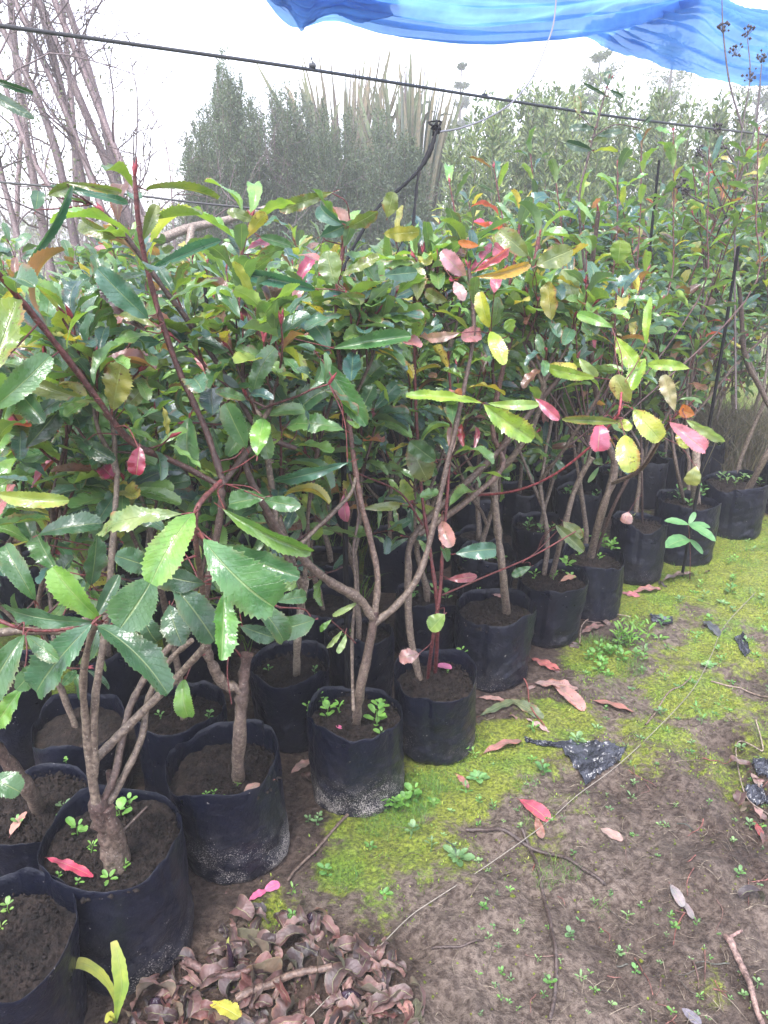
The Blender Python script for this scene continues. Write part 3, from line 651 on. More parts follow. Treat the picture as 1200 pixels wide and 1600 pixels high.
for a in [(288, 1062, 294, 1120, 30, 1.5, gL), (348, 795, 486, 862, 30, 1.25, (.14, .26, .05, .1)), (415, 776, 358, 788, 34, 1.32, gA), (546, 722, 430, 752, 24, 1.4, tl), (385, 700, 352, 630, 42, 1.35, gA),
          (402, 712, 412, 655, 34, 1.3, gL), (538, 672, 452, 664, 34, 1.42, (.09, .2, .05, .1)), (452, 658, 520, 602, 34, 1.48, gB), (295, 652, 296, 730, 40, 1.35, gA), (-12, 582, 28, 468, 74, 1.0, (.20, .26, .05, .8)),
          (-15, 640, 78, 556, 44, 1.05, (.09, .2, .06, .1)), (-5, 770, 108, 782, 26, 1.1, (.28, .33, .06, .7)), (176, 642, 190, 566, 50, 1.25, (.3, .28, .06, 1)), (192, 642, 220, 610, 26, 1.28, gO),
          (150, 628, 40, 592, 30, 1.2, gO), (150, 630, 150, 560, 20, 1.3, gB), (30, 430, 112, 290, 15, 1.12, tl), (78, 290, 200, 318, 16, 1.2, tl), (75, 305, 115, 290, 22, 1.2, gO), (55, 330, 60, 298, 24, 1.2, gB),
          (182, 372, 128, 345, 26, 1.25, gO), (224, 375, 245, 320, 24, 1.18, gO), (228, 298, 340, 312, 12, 1.2, gO), (238, 420, 345, 376, 20, 1.2, tl), (232, 498, 152, 420, 44, 1.15, tl), (246, 512, 186, 492, 24, 1.2, gO),
          (232, 520, 152, 440, 20, 1.25, (.09, .05, .05, .5)), (250, 535, 188, 530, 26, 1.35, tl), (100, 285, 190, 300, 14, 1.15, gO), (40, 700, 92, 640, 40, 1.3, gD), (20, 600, 70, 660, 40, 1.25, gB), (130, 690, 180, 720, 32, 1.35, gD),
          (165, 700, 130, 740, 30, 1.4, gA), (412, 780, 470, 790, 26, 1.3, gA), (465, 660, 420, 600, 30, 1.5, gB), (500, 560, 572, 665, 42, 1.4, (.07, .18, .05, .2)), (560, 655, 585, 600, 30, 1.6, gB),
          (228, 715, 205, 716, 0, 1.2, rd)][:-1]: hero(p, *a, dz=rng.uniform(-.05, .05), roll=rng.uniform(-.45, .45))
hero(p, 218, 698, 213, 742, 30, 1.15, (.30, .01, .04, 0))
grow(p['L'], p['W'], p['rg'], P(405, 690, 1.45), .2, (0, .1), 2, .10, HI, 10, .05, rs=.6)
finish(p)

p = PARTS['c']
hstem(p, [(556, 1132), (562, 1080, 1.86), (573, 1030, 1.83), (583, 975, 1.8), (586, 955, 1.79)], .0125, .010, sides=11, knob=.08)
hstem(p, [(585, 968, 1.8), (560, 935, 1.76), (525, 915, 1.72), (485, 885, 1.66), (452, 850, 1.61), (430, 820, 1.58), (405, 775, 1.53), (385, 730, 1.5), (370, 650, 1.47)], .0115, .006, BARK_OLD, BARK_MID, sides=10, knob=.09)
hstem(p, [(586, 955, 1.79), (590, 900, 1.77), (578, 840, 1.75), (565, 790, 1.73), (556, 740, 1.72), (545, 660, 1.7), (530, 560, 1.66), (526, 470, 1.6), (540, 360, 1.55)], .0085, .004, BARK_OLD, BARK_RED, 22, .105, .45)
hstem(p, [(583, 975, 1.8), (615, 950, 1.8), (645, 915, 1.8), (665, 870, 1.8), (682, 800, 1.79), (700, 720, 1.78), (722, 620, 1.76), (740, 520, 1.74), (733, 420, 1.72)], .0095, .0045, BARK_OLD, BARK_MID, 14, .10, .5)
hstem(p, [(552, 1110, 1.86), (550, 1000, 1.86), (556, 920, 1.84), (552, 860, 1.83), (560, 800, 1.83), (545, 740, 1.8)], .0045, .003, BARK_OLD, BARK_MID)
hstem(p, [(470, 850, 1.62), (500, 820, 1.66), (545, 775, 1.7), (556, 745, 1.72)], .005, .004, BARK_OLD, BARK_OLD)
hstem(p, [(556, 1005, 1.84), (535, 985, 1.8), (518, 970, 1.78)], .0018, .0012, BARK_RED, BARK_RED, sides=5)
hstem(p, [(545, 640, 1.7), (500, 600, 1.68), (460, 560, 1.65), (440, 500, 1.62)], .004, .0035, BARK_MID, BARK_RED, 12, .105, .3)
for a in [(520, 300, 436, 328, 26, 1.5, gO), (524, 444, 510, 392, 42, 1.5, (.14, .2, .05, .1)), (532, 432, 592, 400, 20, 1.5, gO), (492, 452, 380, 428, 22, 1.5, tl), (520, 545, 642, 525, 30, 1.5, (.07, .18, .05, .1)),
          (438, 552, 332, 530, 28, 1.5, (.24, .28, .04, .6)), (520, 466, 570, 466, 20, 1.5, gO), (535, 350, 500, 320, 24, 1.5, tl), (500, 370, 545, 350, 24, 1.55, tl), (545, 355, 590, 330, 26, 1.5, gO),
          (380, 470, 392, 506, 26, 1.45, mr), (515, 545, 480, 500, 40, 1.52, tl), (518, 968, 500, 985, 10, 1.78, gL), (535, 985, 510, 1012, 10, 1.8, pg), (540, 990, 527, 1020, 10, 1.8, pg), (560, 940, 520, 962, 10, 1.78, pg),
          (537, 772, 541, 815, 20, 1.7, pk), (400, 345, 355, 330, 18, 1.45, gO), (405, 370, 455, 385, 20, 1.45, gA), (400, 400, 440, 385, 26, 1.5, gL), (560, 610, 600, 570, 30, 1.7, gA), (585, 640, 620, 600, 26, 1.7, tl)]: hero(p, *a, dz=rng.uniform(-.05, .05), roll=rng.uniform(-.4, .4))
hstem(p, [(380, 620, 1.5), (378, 500, 1.47), (372, 430, 1.46), (392, 340, 1.44)], .0045, .003, BARK_MID, BARK_RED, 14, .11, .5)
for a in [(512, 1120, .024, 6, 'round', .7), (505, 1100, .02, 4, 'round', .7), (482, 1110, .016, 4, 'round', .5), (532, 1118, .020, 4, 'narrow', .8), (590, 1135, .030, 8, 'round', .7), (592, 1110, .022, 6, 'round', .6), (596, 1150, .02, 4, 'round', .3)]: pot_weed(p, *a)
grow(p['L'], p['W'], p['rg'], P(545, 660, 1.7), .27, (.1, .1), 3, .10, HI, 14, .05, rs=.6)
grow(p['L'], p['W'], p['rg'], P(430, 820, 1.58), .3, (-.1, .1), 2, .10, HI, 9, .2, rs=.6)
finish(p)

p = PARTS['d']
hstem(p, [(668, 1058), (676, 1000, 2.03), (688, 920, 2.0), (692, 850, 1.98), (700, 760, 1.95), (705, 640, 1.9), (700, 560, 1.88)], .0055, .0035, BARK_RED, BARK_RED, 12, .10, .45, sides=7)
hstem(p, [(680, 1050), (684, 960, 2.05), (672, 860, 2.02), (660, 780, 2.0), (650, 640, 1.95), (648, 520, 1.9), (647, 430, 1.86)], .0058, .0035, BARK_RED, BARK_RED, 16, .10, .5, sides=7)
hstem(p, [(656, 1058), (640, 985, 2.12), (638, 900, 2.1), (645, 840, 2.08), (700, 780, 2.06), (760, 725, 2.04), (800, 680, 2.0), (845, 625, 1.97), (900, 560, 1.93)], .012, .006, BARK_OLD, BARK_MID, 10, .1, .6, sides=10, knob=.09)
hstem(p, [(655, 835, 2.08), (720, 790, 2.06), (785, 730, 2.08), (770, 670, 2.05), (790, 560, 2.0), (830, 430, 1.95), (842, 370, 1.93)], .009, .005, BARK_OLD, BARK_RED, 12, .11, .6, sides=9, knob=.08)
hstem(p, [(660, 820, 2.02), (625, 770, 1.98), (560, 740, 1.95)], .0035, .0025, BARK_RED, BARK_RED, 4, .09, .2)
hstem(p, [(690, 930, 2.02), (760, 900, 2.0), (830, 870, 1.95), (900, 830, 1.92)], .003, .002, BARK_RED, BARK_RED, sides=5)
for a in [(756, 632, 832, 687, 42, 1.6, lm), (754, 630, 634, 618, 18, 1.6, lm), (762, 630, 842, 632, 16, 1.62, (.3, .42, .1, .1)), (836, 622, 874, 656, 18, 1.7, pk), (766, 518, 788, 570, 28, 1.65, (.40, .48, .05, .2)),
          (764, 512, 750, 456, 24, 1.65, (.42, .42, .04, .5)), (690, 815, 705, 855, 26, 1.85, pp), (706, 710, 705, 668, 18, 1.85, pp), (712, 865, 775, 858, 30, 1.8, tl), (700, 905, 745, 900, 16, 1.9, (.2, .03, .04, .1)),
          (695, 960, 672, 985, 30, 1.95, (.2, .3, .06, .3)), (725, 700, 722, 662, 14, 1.8, rd), (740, 705, 745, 668, 10, 1.82, (.2, .03, .05, .1)), (655, 1022, 624, 1030, 26, 2.0, pp), (680, 720, 640, 690, 34, 1.9, gA),
          (640, 690, 668, 750, 46, 1.95, gO), (565, 795, 625, 790, 16, 1.85, gO)]: hero(p, *a, dz=rng.uniform(-.04, .04), roll=rng.uniform(-.35, .35))
for a in [(728, 430, 690, 392, 28, 1.6, (.6, .25, .3, .1)), (740, 425, 795, 388, 14, 1.6, (.55, .12, .14, .1)), (748, 384, 716, 378, 14, 1.6, og), (745, 432, 826, 412, 16, 1.6, (.45, .26, .05, .7)), (772, 458, 778, 432, 20, 1.62, pk),
          (790, 395, 772, 385, 22, 1.65, pk), (710, 440, 725, 470, 20, 1.65, (.55, .3, .3, .3)), (718, 520, 668, 528, 18, 1.62, (.5, .3, .26, .3)), (800, 520, 792, 500, 22, 1.7, lm), (652, 470, 650, 420, 34, 1.65, gO),
          (700, 470, 665, 455, 22, 1.7, gO), (825, 400, 778, 362, 34, 1.7, gO), (838, 415, 895, 390, 40, 1.7, gO), (600, 365, 655, 362, 26, 1.5, (.34, .3, .05, .8)), (605, 340, 615, 300, 30, 1.5, gO), (600, 430, 652, 425, 26, 1.5, tl)]: hero(p, *a, dz=rng.uniform(-.04, .04), roll=rng.uniform(-.35, .35))
for a in [(722, 1028, .018, 4, 'round', .7), (700, 1052, .008, 4, 'round', .5)]: pot_weed(p, *a)
grow(p['L'], p['W'], p['rg'], P(700, 560, 1.9), .2, (0, .1), 3, .10, HI, 14, .05, rs=.6)
grow(p['L'], p['W'], p['rg'], P(845, 625, 1.97), .28, (0, .1), 3, .10, HI, 14, .05, rs=.6)
finish(p)

p = PARTS['e']
hstem(p, [(792, 958), (786, 900, 2.38), (778, 830, 2.34), (772, 770, 2.3), (776, 740, 2.28), (800, 715, 2.24), (832, 665, 2.2), (850, 620, 2.17)], .014, .008, BARK_OLD, BARK_OLD, sides=10, knob=.07)
hstem(p, [(775, 750, 2.3), (790, 690, 2.28), (780, 640, 2.26), (770, 560, 2.2), (800, 430, 2.1), (815, 330, 2.05)], .007, .004, BARK_MID, BARK_RED, 18, .11, .45)
hstem(p, [(730, 775, 2.1), (800, 768, 2.0), (860, 745, 1.9), (920, 700, 1.8), (960, 655, 1.72), (968, 640, 1.7), (972, 600, 1.7)], .0035, .0028, BARK_RED, (.35, .06, .08, .2), sides=6)
hstem(p, [(775, 770, 2.3), (730, 775, 2.1)], .005, .0035, BARK_OLD, BARK_RED)
for a in [(937, 660, 934, 705, 34, 1.7, (.55, .09, .16, .1)), (976, 680, 986, 738, 38, 1.68, gY), (990, 640, 1032, 688, 38, 1.7, gY), (984, 628, 962, 586, 30, 1.72, (.36, .35, .1, .7)), (968, 660, 878, 655, 16, 1.7, gO),
          (965, 655, 985, 672, 20, 1.72, gY), (960, 525, 998, 575, 30, 1.75, lm), (1008, 560, 985, 610, 30, 1.75, lm), (958, 512, 902, 490, 18, 1.75, gL), (1010, 540, 1017, 464, 15, 1.72, lm), (1078, 576, 1012, 570, 18, 1.72, lm),
          (862, 500, 856, 440, 30, 1.8, (.36, .3, .05, .9)), (900, 470, 880, 420, 34, 1.85, (.22, .28, .1, .3)), (966, 412, 970, 375, 34, 1.9, (.18, .26, .04, .2)), (930, 590, 850, 572, 22, 1.8, lm), (905, 560, 930, 590, 20, 1.85, pg)]: hero(p, *a, dz=rng.uniform(-.04, .04), roll=rng.uniform(-.35, .35))
for a in [(748, 925, .010, 5, 'round', .5), (790, 945, .012, 5, 'round', .5)]: pot_weed(p, *a)
grow(p['L'], p['W'], p['rg'], P(850, 620, 2.17), .3, (.1, .1), 3, .10, MID, 14, .05, rs=.6)
finish(p)

p = PARTS['g']
hstem(p, [(922, 872), (940, 800, 2.78), (960, 735, 2.73), (950, 690, 2.68), (930, 600, 2.6), (920, 480, 2.5), (935, 330, 2.35)], .017, .007, BARK_OLD, BARK_MID, 14, .115, .55, sides=10, knob=.07)
hstem(p, [(928, 870), (955, 800, 2.74), (985, 740, 2.66)], .007, .006, BARK_MID, BARK_MID)
hstem(p, [(958, 755, 2.72), (1000, 735, 2.5), (1030, 690, 2.2), (1050, 655, 1.95)], .008, .0035, BARK_OLD, BARK_RED)
hstem(p, [(1050, 655, 1.95), (1085, 625, 1.9)], .0025, .002, BARK_RED, BARK_RED)
for a in [(1046, 660, 1102, 704, 28, 1.9, (.6, .2, .26, .3)), (1072, 656, 1132, 690, 20, 1.88, pg), (1054, 642, 1036, 586, 26, 1.9, (.4, .34, .2, .4)), (1085, 648, 1062, 640, 22, 1.9, og), (1060, 668, 1075, 700, 22, 1.95, gY), (1088, 728, 1080, 758, 26, 2.1, (.33, .33, .1, .4))]: hero(p, *a, dz=rng.uniform(-.04, .04), roll=rng.uniform(-.35, .35))
for a in [(945, 858, .03, 10, 'round', .9), (955, 862, .028, 8, 'round', .9), (912, 850, .03, 6, 'round', .9), (935, 875, .02, 4, 'round', .4), (905, 870, .022, 4, 'round', .6)]: pot_weed(p, *a)
hstem(p, [(925, 520, 2.5), (905, 330, 2.42), (918, 250, 2.4), (935, 185, 2.38), (950, 128, 2.36)], .0045, .0025, BARK_MID, BARK_MID, 3, .07, .2, tm=HI)
for a in [(950, 135, 948, 112, 14, 2.36, gD), (936, 170, 962, 180, 0, 2.36, gD), (930, 200, 890, 200, 13, 2.38, gD), (905, 180, 900, 150, 14, 2.38, gO), (948, 150, 912, 130, 6, 2.36, gD), (952, 140, 974, 152, 8, 2.36, gD), (932, 212, 972, 205, 14, 2.38, gD), (925, 235, 885, 222, 16, 2.38, gD), (925, 220, 950, 215, 12, 2.4, gO), (1000, 200, 1018, 182, 8, 2.4, gD)]:
    if a[4]: hero(p, *a)
hstem(p, [(930, 205, 2.38), (912, 185, 2.38), (903, 178, 2.38)], .002, .0015, BARK_MID, BARK_MID); hstem(p, [(925, 215, 2.38), (960, 195, 2.38), (1000, 200, 2.4)], .002, .0015, BARK_MID, BARK_MID)
for (tx, ty, bx, by, Z, n_) in [(772, 262, 800, 520, 2.5, 9), (828, 236, 845, 500, 2.6, 9), (1002, 225, 985, 480, 2.8, 11), (1052, 205, 1040, 470, 2.9, 11), (1108, 232, 1090, 470, 2.8, 11), (868, 275, 880, 500, 2.5, 9), (702, 285, 725, 480, 2.4, 8), (965, 262, 950, 480, 2.7, 10), (1185, 205, 1165, 470, 2.7, 11), (905, 300, 915, 500, 2.6, 8)]:
    hstem(p, [(920, 700, 2.66), (bx, by, Z), ((tx+bx)/2+6, (ty+by)/2, Z-.03), (tx, ty, Z-.05)], .004, .002, BARK_MID, BARK_RED, int(n_*1.5), .095, .5, tm=MID, sides=5)
grow(p['L'], p['W'], p['rg'], Gz(925, 862, p['sz'])+[-.02, .03, 0], 1.05, (0, 0), 2, .11, MID, 12, .3)
finish(p)
p = PARTS['f']
hstem(p, [(862, 900), (880, 830, 2.6), (900, 760, 2.55), (925, 715, 2.5)], .011, .008, BARK_OLD, BARK_OLD, knob=.08)
grow(p['L'], p['W'], p['rg'], Gz(850, 898, p['sz']), 1.15, (0, 0), 3, .11, MID, 12, .35)
for a in [(885, 892, .032, 7, 'round', .7), (865, 905, .02, 5, 'round', .5), (835, 905, .02, 4, 'round', .7), (893, 905, .02, 4, 'round', .3)]: pot_weed(p, *a)
hstem(p, [(870, 830, 2.6), (840, 860, 2.5), (815, 880, 2.45)], .002, .0015, BARK_RED, BARK_RED)
for a in [(868, 820, 912, 862, 22, 2.4, (.13, .17, .05, .2)), (880, 815, 910, 840, 24, 2.4, gO), (830, 885, 800, 900, 16, 2.4, gA)]: hero(p, *a)
finish(p)
p = PARTS['h']
hstem(p, [(1004, 818), (1003, 760, 3.1), (1002, 700, 3.05), (1000, 600, 2.95)], .005, .004, BARK_MID, BARK_MID)
hero(p, 982, 800, 976, 818, 20, 3.05, pp); pot_weed(p, 990, 812, .02, 6, 'narrow', .6, (.2, .2, .08))
grow(p['L'], p['W'], p['rg'], Gz(1000, 812, p['sz'])+[0, .06, 0], .95, (0, 0), 2, .10, MID, 10, .3)
finish(p)
p = PARTS['i']
hstem(p, [(1087, 785), (1087, 740, 3.32), (1088, 700, 3.28)], .021, .019, (.3, .24, .19, 1), (.3, .24, .19, 1), sides=12)
hstem(p, [(1070, 785), (1058, 735, 3.3), (1050, 680, 3.25), (1040, 560, 3.1)], .009, .006, BARK_OLD, BARK_MID)
grow(p['L'], p['W'], p['rg'], Gz(1075, 775, p['sz']), 1.5, (0, 0), 4, .11, MID, 12, .35)
for a in [(1060, 780, .03, 6, 'round', .8), (1095, 778, .03, 6, 'round', .9), (1040, 778, .025, 5, 'round', .5), (1078, 792, .03, 4, 'round', .4)]: pot_weed(p, *a, col=(.14, .32, .08))
finish(p)
p = PARTS['j']
hstem(p, [(1168, 765), (1195, 715, 3.5), (1215, 670, 3.45), (1190, 610, 3.38), (1165, 560, 3.3), (1158, 480, 3.2), (1150, 400, 3.1)], .016, .008, BARK_OLD, BARK_MID, 12, .11, .6, sides=10)
grow(p['L'], p['W'], p['rg'], Gz(1150, 745, p['sz']), 1.6, (0, 0), 4, .11, MID, 12, .4)
for k in range(6): pot_weed(p, 1125+k*12, 752+3*(k % 3), .028, 5, 'round', .6, (.2, .34, .1))
finish(p)
p = PARTS['k']; grow(p['L'], p['W'], p['rg'], Gz(1240, 722, p['sz']), 1.65, (0, 0), 4, .11, MID, 12, .4); finish(p)

# --- the rows behind
ORD = ["first", "second", "third", "fourth", "fifth", "sixth", "seventh", "eighth", "ninth", "tenth", "eleventh", "twelfth", "thirteenth", "fourteenth", "fifteenth", "sixteenth", "seventeenth", "eighteenth", "nineteenth", "twentieth", "twenty-first"]
ROW2 = [(62, 1238, .26), (285, 1108, .245), (455, 1034, .235), (560, 985, .22), (668, 925, .24), (752, 868, .22), (845, 815, .23), (905, 765, .23), (970, 735, .23), (1040, 705, .23), (1105, 690, .23)]
W2 = ["leaning thick trunk and a russet leaf", "small dark trunk and fine seedlings", "upright pale trunk and sparse sprouts", "slim twig and damp black soil", "bare grey stem", "two thin stems", "weedy soil", "thin brown stems", "round-leaved weeds", "weed-covered soil", "narrow dark stem"]
for k, (px, py, D) in enumerate(ROW2):
    c = Gz(px, py, .24); seed = 60+k
    p = potted('r2_%d' % k, c, D, .24, .12, "second-row bagged shrub with %s, %s from the left" % (W2[k], ORD[k]), "shrubs in black bags in the second row", seed, True)
    rg = p['rg']; tm = HI if k < 4 else MID
    if k == 0:
        hstem(p, [(62, 1262), (45, 1235, 1.6), (20, 1200, 1.55), (-25, 1150, 1.48)], .017, .013, sides=12, knob=.06)
        hero(p, -12, 1215, 32, 1238, 44, 1.4, gA)
        hstem(p, [(-25, 1150, 1.48), (-40, 1000, 1.35), (-30, 800, 1.25), (0, 640, 1.2)], .01, .005, BARK_OLD, BARK_MID, 20, .11, .4)
        pot_weed(p, 100, 1262, .02, 9, 'rosette', .3, (.22, .36, .16)); pot_weed(p, 120, 1268, .02, 9, 'rosette', .3, (.22, .36, .16)); pot_weed(p, 103, 1190, .008, 4, 'round', .4)
    elif k == 2:
        hstem(p, [(463, 1052), (465, 1000, 1.98), (470, 950, 1.95), (478, 905, 1.93)], .011, .009, (.26, .22, .17, 1), (.3, .25, .2, 1), sides=10)
        grow(p['L'], p['W'], rg, P(470, 950, 1.95), .85, (-.1, -.05), 3, .115, tm, 13, .08, low=.2)
    else:
        grow(p['L'], p['W'], rg, np.array([c[0], c[1], p['sz']-.01]), rg.uniform(.85, 1.08), (rg.normal()*.1, rg.normal()*.1), 3, .11, tm, 20, rg.uniform(.2, .35), fresh=.05, low=1.0)
    for q in range(2 if k < 4 else 4):
        a_ = rg.uniform(0, 6.28); r_ = D*.3
        mb = MB(); weed_geo(mb, rg, np.array([c[0]+r_*cos(a_), c[1]+r_*sin(a_)*.7-.02, p['sz']]), rg.uniform(.008, .016) if k < 4 else .026, 5, 'round', .7, (.16, .34, .09)); mb.build("weed_seedling", M_weed, p['root'])
    finish(p)
placed = [POS[k][:2] for k in POS] + [Gz(a, b, .24)[:2] for a, b, _ in ROW2]
cnt = 0
for row, (off, step, n) in enumerate([(-.52, .29, 21), (-.80, .31, 20), (-1.25, .34, 20), (-1.65, .38, 18), (-2.1, .42, 17), (-2.6, .46, 16)]):
    idx = 0
    for k in range(n):
        rg = np.random.default_rng(900+row*40+k)
        s = -1.0 - (.3 if row > 1 else 0) - row*.18 + k*step + rg.normal()*.02; o = off + rg.normal()*.02
        c = LA+LD*s+LN*o
        sp_ = np.array([c[0], c[1], .7])-CAM; Zc = sp_@FW; ux = 600+F*(sp_@RT)/Zc
        if Zc < .9 or ux < -260 or ux > 1420: continue
        if row < 2 and min(np.hypot(*(c-q)) for q in placed) < .24: continue
        placed.append(c); idx += 1
        D = rg.uniform(.22, .26); Hh = rg.uniform(.22, .26)
        lab = "bagged shrub in row %s behind the path, %s from the left" % (["three", "four", "five", "six", "seven", "eight"][row], ORD[idx-1])
        p = potted('b%d_%d' % (row, k), np.array([c[0], c[1], Hh]), D, Hh, .1, lab, "shrubs in black bags crowded behind the front rows", 900+row*40+k, False)
        tm = (HI if Zc < 1.7 else MID if Zc < 3.6 else LOW)
        grow(p['L'], p['W'], rg, np.array([c[0], c[1], p['sz']-.01]), rg.uniform(.95, 1.2)+ (.12 if ux > 700 and row > 1 else 0) + (.25*rg.random() if ux > 820 and row > 0 else 0) + (.12*(rg.random() < .25)), (rg.normal()*.1, rg.normal()*.1), 3 if row < 3 else 4, .115, tm, 22 if row < 3 else 17, rg.uniform(.12, .3), sides=6, low=.8)
        finish(p); cnt += 1
print("bags behind:", cnt)

# ------------------------------------------------------------------ background plants
def scatter(mb, pos, d, L, w, cols, rg, uvv=.3):
    """many small pointed leaves: base, two sides, tip"""
    n = len(pos); d = d/(np.linalg.norm(d, axis=1)[:, None]+1e-9); r = rg.normal(size=(n, 3)); s = np.cross(d, r); s /= np.linalg.norm(s, axis=1)[:, None]+1e-9
    up = np.cross(s, d)
    m_ = pos+d*(L*.5)[:, None]+up*(L*.06)[:, None]
    V = np.stack([pos, m_-s*(w*.5)[:, None], pos+d*L[:, None], m_+s*(w*.5)[:, None]], 1)
    c = cols[rg.integers(len(cols), size=n)]*rg.uniform(.6, 1.4, (n, 1))
    T = np.repeat(np.concatenate([c, np.zeros((n, 1))], 1), 4, 0)
    uv = np.tile(np.array([[.5, 0], [.2, .5], [.5, 1], [.8, .5]]), (n, 1))
    mb.add(V.reshape(-1, 3), np.arange(n)[:, None]*4+np.array([[0, 1, 2, 3]]), uv, T)
def along(path, u):
    p = np.asarray(path); x = u*(len(p)-1); i = np.clip(x.astype(int), 0, len(p)-2); f = (x-i)[:, None]
    return p[i]*(1-f)+p[i+1]*f, p[i+1]-p[i]
def bush(name, label, cat, group, pxs, outline, Z, nsp, nl, ll, lw, rad, cols, seed, stem_c=(.12, .09, .07, 0), lo=.12, thick=.5, droop=0., jit=14, side=5):
    Z = Z*1.38; ll *= 1.25; lw *= 1.3; rad *= 1.4; thick *= 1.5; rg = np.random.default_rng(seed); x0, x1 = pxs; base = P((x0+x1)/2, 400, Z); root = empty(name, (base[0], base[1], 0), label, cat, group)
    L_, W_ = MB(), MB()
    for k in range(nsp):
        px = rg.uniform(x0, x1); e = 1-abs((px-(x0+x1)/2)/((x1-x0)/2))**2*.25
        py = np.interp(px, [o[0] for o in outline], [o[1] for o in outline])+abs(rg.normal())*jit*2+ (rg.random()**1.5)*150*(k > nsp*.35)
        Zk = Z+rg.uniform(-thick, thick); tip = P(px, py, Zk); b = np.array([base[0]+(tip[0]-base[0])*.55+rg.normal()*.05, base[1]+(Zk-Z)*.8, 0.0])
        mid = b*.45+tip*.55; mid[:2] = b[:2]*.3+tip[:2]*.7
        path = smooth_path([b, mid+rg.normal(size=3)*.03, tip], 6); tube(W_, path, .009, .0022, 5, stem_c, stem_c)
        n = int(nl*rg.uniform(.7, 1.3)); u = lo+(1-lo)*rg.random(n)**.8; pos, T = along(path, u); T = T/np.linalg.norm(T, axis=1)[:, None]
        a = rg.normal(size=(n, 3)); a -= T*(a*T).sum(1)[:, None]; a /= np.linalg.norm(a, axis=1)[:, None]
        rr = rad*(1.05-u**2*.9)*rg.random(n)**.6
        # side twigs: leaves gather along short twigs
        lob = (1+.6*np.sin(u*40+k)+.5*np.sin(u*17+k*2)); pos = pos+a*(rr*lob)[:, None]+T*(rr*.8)[:, None]
        scatter(L_, pos, a*.8+T*.9+np.array([0, 0, -droop])+rg.normal(size=(n, 3))*.3, ll*rg.uniform(.6, 1.3, n), lw*rg.uniform(.7, 1.2, n), cols, rg)
        for q in range(side):
            u0 = np.array([rg.uniform(.3, .92)]); p0, T0 = along(path, u0); aa = unit(rg.normal(size=3)); q1 = p0[0]+(aa*.5+unit(T0[0])*.9)*rad*2.0*(1.1-u0[0])
            sp = np.array([p0[0], (p0[0]+q1)/2+aa*.01, q1]); tube(W_, sp, .003, .001, 4, stem_c)
            m = int(nl*.09); uu = rg.random(m); pp, TT = along(sp, uu); scatter(L_, pp+rg.normal(size=(m, 3))*rad*.12, TT/np.linalg.norm(TT, axis=1)[:, None]+rg.normal(size=(m, 3))*.6, ll*rg.uniform(.6, 1.2, m), lw*rg.uniform(.7, 1.2, m), cols, rg)
    W_.build("stems", M_bark, root); L_.build("foliage", M_far, root); return root
EV = np.array([(.055, .085, .055), (.075, .11, .070), (.04, .065, .045), (.09, .12, .08)])
GE = "evergreen bushes behind the shrubs"
OE = [(270, 260), (290, 205), (318, 150), (338, 75), (347, 62), (356, 85), (366, 78), (376, 120), (392, 150), (410, 140), (430, 120), (450, 128), (470, 135), (500, 150), (530, 180), (560, 165), (600, 170), (640, 205), (700, 240)]
bush("evergreen_bush", "tallest feathery grey-green evergreen bush with two dark spires, left of the flax", "bush", GE, (288, 405), OE, 5.9, 80, 900, .026, .009, .17, EV, 201, jit=24, side=9)
bush("evergreen_bush", "feathery grey-green evergreen bush right behind the cable, middle of the three", "bush", GE, (385, 520), OE, 6.1, 85, 900, .026, .009, .19, EV, 202, jit=24, side=9)
bush("evergreen_bush", "lower grey-green evergreen bush in front of the flax leaves", "bush", GE, (500, 665), OE, 6.0, 85, 900, .026, .009, .19, EV, 203, jit=24, side=9)
OL = np.array([(.10, .135, .055), (.14, .17, .07), (.075, .11, .05), (.18, .20, .09), (.06, .09, .05)])
OR_ = [(680, 235), (720, 190), (745, 150), (790, 140), (830, 120), (870, 110), (900, 105), (960, 120), (1000, 130), (1060, 150), (1120, 150), (1200, 140), (1300, 130)]
GB = "loose leafy bushes at the back"
for k, (x0, x1, Z, lab) in enumerate([(700, 790, 5.6, "pale olive leafy bush just right of the flax clump"), (770, 860, 6.4, "olive leafy bush under the fold of the blue net"), (845, 950, 5.9, "yellowish leafy bush behind the tall lone shoot"),
                                      (930, 1040, 6.6, "hazy leafy bush under the right part of the blue net"), (1020, 1130, 6.0, "dense dull green bush behind the black seed heads"), (1110, 1260, 5.4, "dark twiggy bush at the right edge of the photo")]):
    bush("leafy_bush", lab, "bush", GB, (x0, x1), OR_, Z, 34, 330, .058, .019, .12, OL*(1.45 if k < 4 else 1.1), 220+k, jit=24)
# low dark undergrowth behind the bags
bush("evergreen_bush", "dark low bush beneath the three feathery evergreens", "bush", None, (300, 560), [(300, 330), (560, 320)], 5.3, 40, 500, .03, .01, .12, EV*.7, 240)

